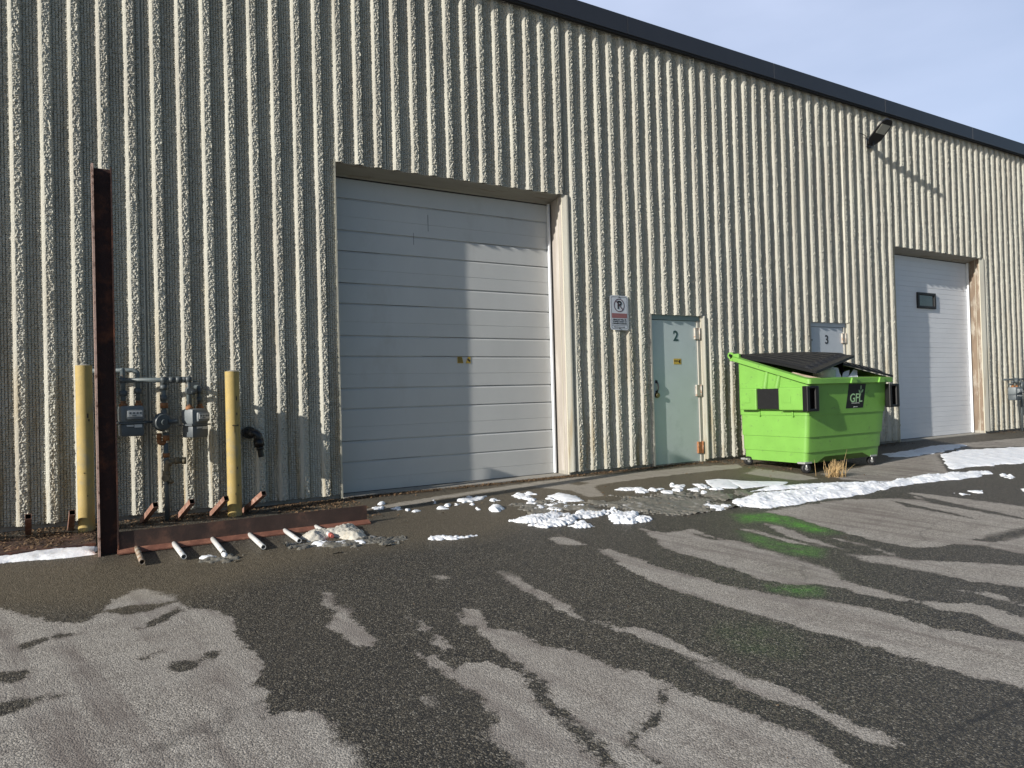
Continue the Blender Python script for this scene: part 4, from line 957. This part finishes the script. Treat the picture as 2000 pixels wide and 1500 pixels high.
# ------------------------------------------------------------------ snow
def snow_material(name, c, c2, rough=.6):
    m = mat(name, c, rough, 0, .06, 20, c2, .15, 9, .6, 70)
    bs = m.node_tree.nodes['Principled BSDF']; bs.inputs['Subsurface Weight'].default_value = .15; bs.inputs['Subsurface Radius'].default_value = (.02, .025, .03); bs.inputs['Subsurface Scale'].default_value = .5
    return m
m_snow = snow_material('clean snow', (.88, .90, .93), (.62, .62, .62)); m_slush = snow_material('dirty slush', (.17, .16, .135), (.46, .45, .43), .4)
m_dirty = snow_material('dirty ice', (.60, .57, .49), (.34, .30, .22), .5)
def hnoise(P, sc, seed):
    r = np.random.default_rng(seed); out = np.zeros(len(P))
    for o_ in range(4):
        f = sc*2**o_
        for _ in range(4):
            a = r.uniform(0, 2*math.pi); out += np.sin(P[:, 0]*f*math.cos(a)+P[:, 1]*f*math.sin(a)+r.uniform(0, 6.28))/(2**o_*3)
    return out
def heap(poly, h, step=.018, rag=.02, seed=1, wdt=.06, rough=.25, hf=0.):
    q = gpoly(poly); lo, hi = q.min(0)-.03, q.max(0)+.03
    xs = np.arange(lo[0], hi[0]+step, step); ys = np.arange(lo[1], hi[1]+step, step)
    X, Y = np.meshgrid(xs, ys, indexing='ij'); P = np.stack([X.ravel(), Y.ravel()], 1)
    d = sdf(P, q)+hnoise(P, 16, seed)*rag+hnoise(P, 75, seed+9)*(rag*.3+hf)
    hh = h*(1-np.exp(-np.clip(d, 0, 9)/wdt))*(1+rough*hnoise(P, 22, seed+5))+np.where(d > 0, .006, 0)-.004
    hh += np.where(d > 0, h*rough*.25*np.random.default_rng(seed).normal(0, 1, len(d)), 0)*np.clip(d/.03, 0, 1)
    gzv = np.where(P[:, 1] < 0, SL*P[:, 1], 0)+.006*np.sin(P[:, 0]*1.3+P[:, 1]*.7)*(np.clip(-P[:, 1], 0, 2)/2)
    nj = len(ys); I, J = np.nonzero((d.reshape(X.shape)[:-1, :-1] > -step) | (d.reshape(X.shape)[1:, 1:] > -step)); k = I*nj+J
    Q = np.stack([k, k+nj, k+nj+1, k+1], 1); Z = gzv+np.where(d > 0, np.maximum(hh, .002), -.012)
    used = np.unique(Q); mp_ = -np.ones(len(P), int); mp_[used] = np.arange(len(used))
    return np.stack([P[used, 0], P[used, 1], Z[used]], 1), mp_[Q]
def snow(name, polys, h, mm, label=None, cat=None, group=None, kind=None, **kw):
    Vs, Qs, off = [], [], 0
    for i, p in enumerate(polys):
        V, Q = heap(p, h, seed=kw.get('seed', 3)+i, **{k: v for k, v in kw.items() if k != 'seed'})
        if len(Q) == 0: continue
        Vs.append(V); Qs.append(Q+off); off += len(V)
    V = np.concatenate(Vs); c = V.mean(0); org(float(c[0]), float(c[1]), float(V[:, 2].min()))
    o = npmesh(name, V, np.concatenate(Qs), mm, smooth=True); tag(o, label, cat, group, kind); return o
G = 'patches of old snow on the asphalt'
snow('snow_patch', [[(1837,890),(1870,880),(2000,873),(2200,862),(2200,890),(2000,905),(1900,912),(1860,917),(1845,905)]], .022, m_snow, 'broad flat sheet of snow at the right edge below the far garage door', 'snow', G, rag=.03)
snow('snow_patch', [[(1725,888),(1780,880),(1830,870),(1895,868),(1860,878),(1820,887),(1780,893),(1735,893)]], .025, m_snow, 'thin snow patch in the shade right behind the dumpster', 'snow', G, rag=.03)
snow('snow_ridge', [[(1423,980),(1470,966),(1540,960),(1620,950),(1720,945),(1790,930),(1880,922),(1945,922),(1890,934),(1800,943),(1750,952),(1680,968),(1600,978),(1560,985),(1490,993),(1440,987)]], .045, m_snow, 'long white ridge of crusty snow running right from the green stain', 'snow', G, step=.016, rag=.03, wdt=.1, rough=.35)
snow('snow_ridge', [[(1465,961),(1500,952),(1600,946),(1735,940),(1700,944),(1620,951),(1520,958)]], .03, m_snow, 'narrow upper snow ridge just in front of the dumpster wheels', 'snow', G, rag=.02, wdt=.06, rough=.35)
snow('snow_patch', [[(1376,939),(1400,936),(1425,938),(1445,952),(1438,955),(1392,954)],[(1408,936),(1450,940),(1545,942),(1530,948),(1450,955),(1430,946)]], .012, m_snow, 'smooth thin snow patch with a split, left of the dumpster', 'snow', G, rag=.012)
snow('snow_patch', [[(1068,968),(1090,962),(1125,968),(1140,978),(1100,981)]], .026, m_snow, 'rounded snow patch, nearer the overhead door of the two large clumps', 'snow', G, wdt=.08)
snow('snow_patch', [[(995,1018),(1040,1010),(1080,1002),(1110,1006),(1060,1020),(1015,1023)],[(1025,1024),(1060,1023),(1110,1010),(1150,1000),(1200,995),(1205,1001),(1160,1010),(1130,1014),(1115,1024),(1060,1033)],[(1110,1028),(1140,1016),(1158,1028),(1130,1032)]], .026, m_snow, 'large broken snow clump on the asphalt below the overhead door', 'snow', G, rag=.035, rough=.6, wdt=.02, step=.011, hf=.012)
snow('snow_patch', [[(1188,1008),(1215,1000),(1250,1002),(1252,1008),(1230,1022),(1200,1024)],[(1240,1018),(1258,1008),(1276,1014),(1262,1019)]], .032, m_snow, 'thick bright snow lump right of the large broken clump', 'snow', G, rag=.03, wdt=.02, rough=.5, step=.011, hf=.01)
snow('snow_lump', [[(953,996),(960,989),(978,988),(986,994),(975,1000),(958,1000)]], .032, m_snow, 'small rounded snow lump alone left of the big clump', 'snow', G, rag=.01, step=.01, wdt=.025, hf=.008)
snow('snow_strip', [[(-200,1106),(0,1087),(70,1078),(90,1070),(190,1067),(191,1083),(100,1091),(0,1100),(-200,1122)]], .03, m_snow, 'white strip of snow along the rusty plate left of the column', 'snow', G, rag=.012, wdt=.05)
snow('ice_mound', [[(584,1050),(600,1042),(622,1038),(640,1042),(655,1036),(690,1027),(706,1034),(716,1057),(690,1058),(650,1050),(627,1058),(600,1060)]], .06, m_dirty, 'dirty ice mound around the last pipe at the end of the beam', 'ice', G, rag=.018, step=.013, wdt=.07, rough=.35)
scr = []
rs = random.Random(5)
for cx, cy, n_, sx_, sy_ in ((1080, 990, 16, 70, 12), (900, 982, 8, 60, 9), (770, 996, 6, 40, 6), (1340, 955, 8, 60, 8), (1420, 985, 6, 40, 6), (1240, 958, 5, 30, 3), (880, 1051, 4, 40, 3), (1030, 968, 6, 30, 6), (640, 1062, 6, 50, 5), (440, 1088, 4, 80, 5), (1960, 930, 2, 20, 5)):
    for _ in range(n_):
        x = cx+rs.gauss(0, sx_*.5); y = cy+rs.gauss(0, sy_*.6); a = rs.uniform(4, 15); c = rs.uniform(1.5, 4)
        scr.append([(x-a, y), (x-a*.4, y-c), (x+a*.5, y-c*.7), (x+a, y+.3*c), (x+a*.2, y+c), (x-a*.6, y+c*.7)])
scr += [[(1305,951),(1335,948),(1333,956)],[(1352,946),(1375,948),(1381,957),(1366,954)],[(1200,957),(1212,955),(1216,958)],[(1230,955),(1245,952),(1262,958),(1240,958)],[(835,1051),(870,1048),(925,1049),(895,1055),(845,1055)],[(890,978),(925,972),(958,968),(935,977),(905,984)],[(1002,968),(1020,965),(1042,974),(1062,977),(1035,979)],[(1870,964),(1895,966),(1900,968),(1878,969)],[(1895,961),(1925,958),(1912,964)],[(1990,955),(2010,955),(2005,960)]]
snow('snow', scr, .014, m_snow, 'small scraps of melting snow scattered over the asphalt', 'snow', None, 'stuff', step=.012, rag=.03, rough=.6, wdt=.015, hf=.008, seed=40)
slp = [[(1010,985),(1060,980),(1140,985),(1220,975),(1300,968),(1380,975),(1420,992),(1330,1004),(1260,1000),(1200,992),(1120,998),(1040,1005)],[(1330,962),(1420,960),(1480,965),(1430,975),(1350,972)],[(560,1062),(640,1062),(730,1056),(790,1056),(760,1066),(640,1068)],[(395,1096),(450,1088),(480,1088),(440,1098)]]
snow('slush', slp, .010, m_slush, 'dirty grey slush frozen between the snow clumps', 'slush', None, 'stuff', step=.014, rag=.16, rough=.9, seed=80, wdt=.03, hf=.09)

# every separate fitting, strip and chip is an object of its own
def split_islands(o):
    bm = bmesh.new(); bm.from_mesh(o.data); bm.verts.ensure_lookup_table(); seen = set(); isl = []
    for v in bm.verts:
        if v.index in seen: continue
        st = [v]; seen.add(v.index); cur = []
        while st:
            q = st.pop(); cur.append(q.index)
            for e in q.link_edges:
                t = e.other_vert(q)
                if t.index not in seen: seen.add(t.index); st.append(t)
        isl.append(set(cur))
    if len(isl) > 1:
        for k, ids in enumerate(isl[1:]+isl[:1]):
            c = bm.copy(); c.verts.ensure_lookup_table(); bmesh.ops.delete(c, geom=[v for v in c.verts if v.index not in ids], context='VERTS')
            if k < len(isl)-1:
                me = o.data.copy(); n = o.copy(); n.data = me; COL.objects.link(n)
                c.to_mesh(me)
            else: c.to_mesh(o.data)
            c.free()
    bm.free()
for o in list(bpy.data.objects):
    if o.type == 'MESH' and o.name.split('.')[0] in ('pipe_fitting', 'rusty_fitting', 'sticker_print', 'weather_strip', 'hinge_ear', 'rim_gusset', 'paint_chip', 'side_flute', 'shutoff_valve', 'panel_scratch', 'sticker', 'jamb_trim', 'pipe_collar', 'foundation', 'roof_coping', 'name_plate', 'pipe_run'): split_islands(o)

# ------------------------------------------------------------------ leaf litter at the wall foot
def litter():
    V = []; Q = []; r = random.Random(9)
    def leaf(x, y, z, s):
        a = r.uniform(0, 6.28); tx, ty = r.uniform(-.6, .6), r.uniform(-.6, .6); k = len(V)
        for u, v in ((-1, -.45), (1, -.35), (1, .4), (-1, .45)):
            dx = (u*math.cos(a)-v*math.sin(a))*s; dy = (u*math.sin(a)+v*math.cos(a))*s
            V.append((x+dx, y+dy, z+dx*tx+dy*ty+.004)); 
        Q.append((k, k+1, k+2, k+3))
    def band(x0, x1, y0, y1, n, z0=None, s=(.004, .014)):
        for _ in range(n):
            x = r.uniform(x0, x1); y = y0+(y1-y0)*r.random()**1.5; clump = .5+.5*math.sin(x*9+math.sin(x*3.1)*3)
            if r.random() > .35+.65*clump: continue
            z = (z0 if z0 is not None else gz(y))+r.random()*.008; leaf(x, y, z, r.uniform(*s))
    band(-2.5, .05, -.32, -.95, 5000, -.016); band(.2, 1.62, -.36, -1.1, 1500, gz(-1.3)+.034); band(1.6, 2.45, -.05, -1.1, 2600); band(-2.5, 2.4, -.03, -.34, 4500)
    band(2.4, 5.42, .0, -.13, 3800); band(5.4, 8.1, -.0, -.14, 1800); band(7.9, 9.9, -.05, -1.2, 1500); band(11.4, 13, -.02, -.3, 500); band(16, 20, -.0, -.3, 900); band(2.3, 9, -.1, -2.2, 260)
    band(-1.5, 8, -1.5, -7, 320, None, (.002, .006))
    org(1, -.3, 0); o = npmesh('leaf_litter', V, Q, m_leaf); tag(o, 'brown dead leaves and grit drifted along the foot of the wall', 'leaf litter', kind='stuff')
litter()
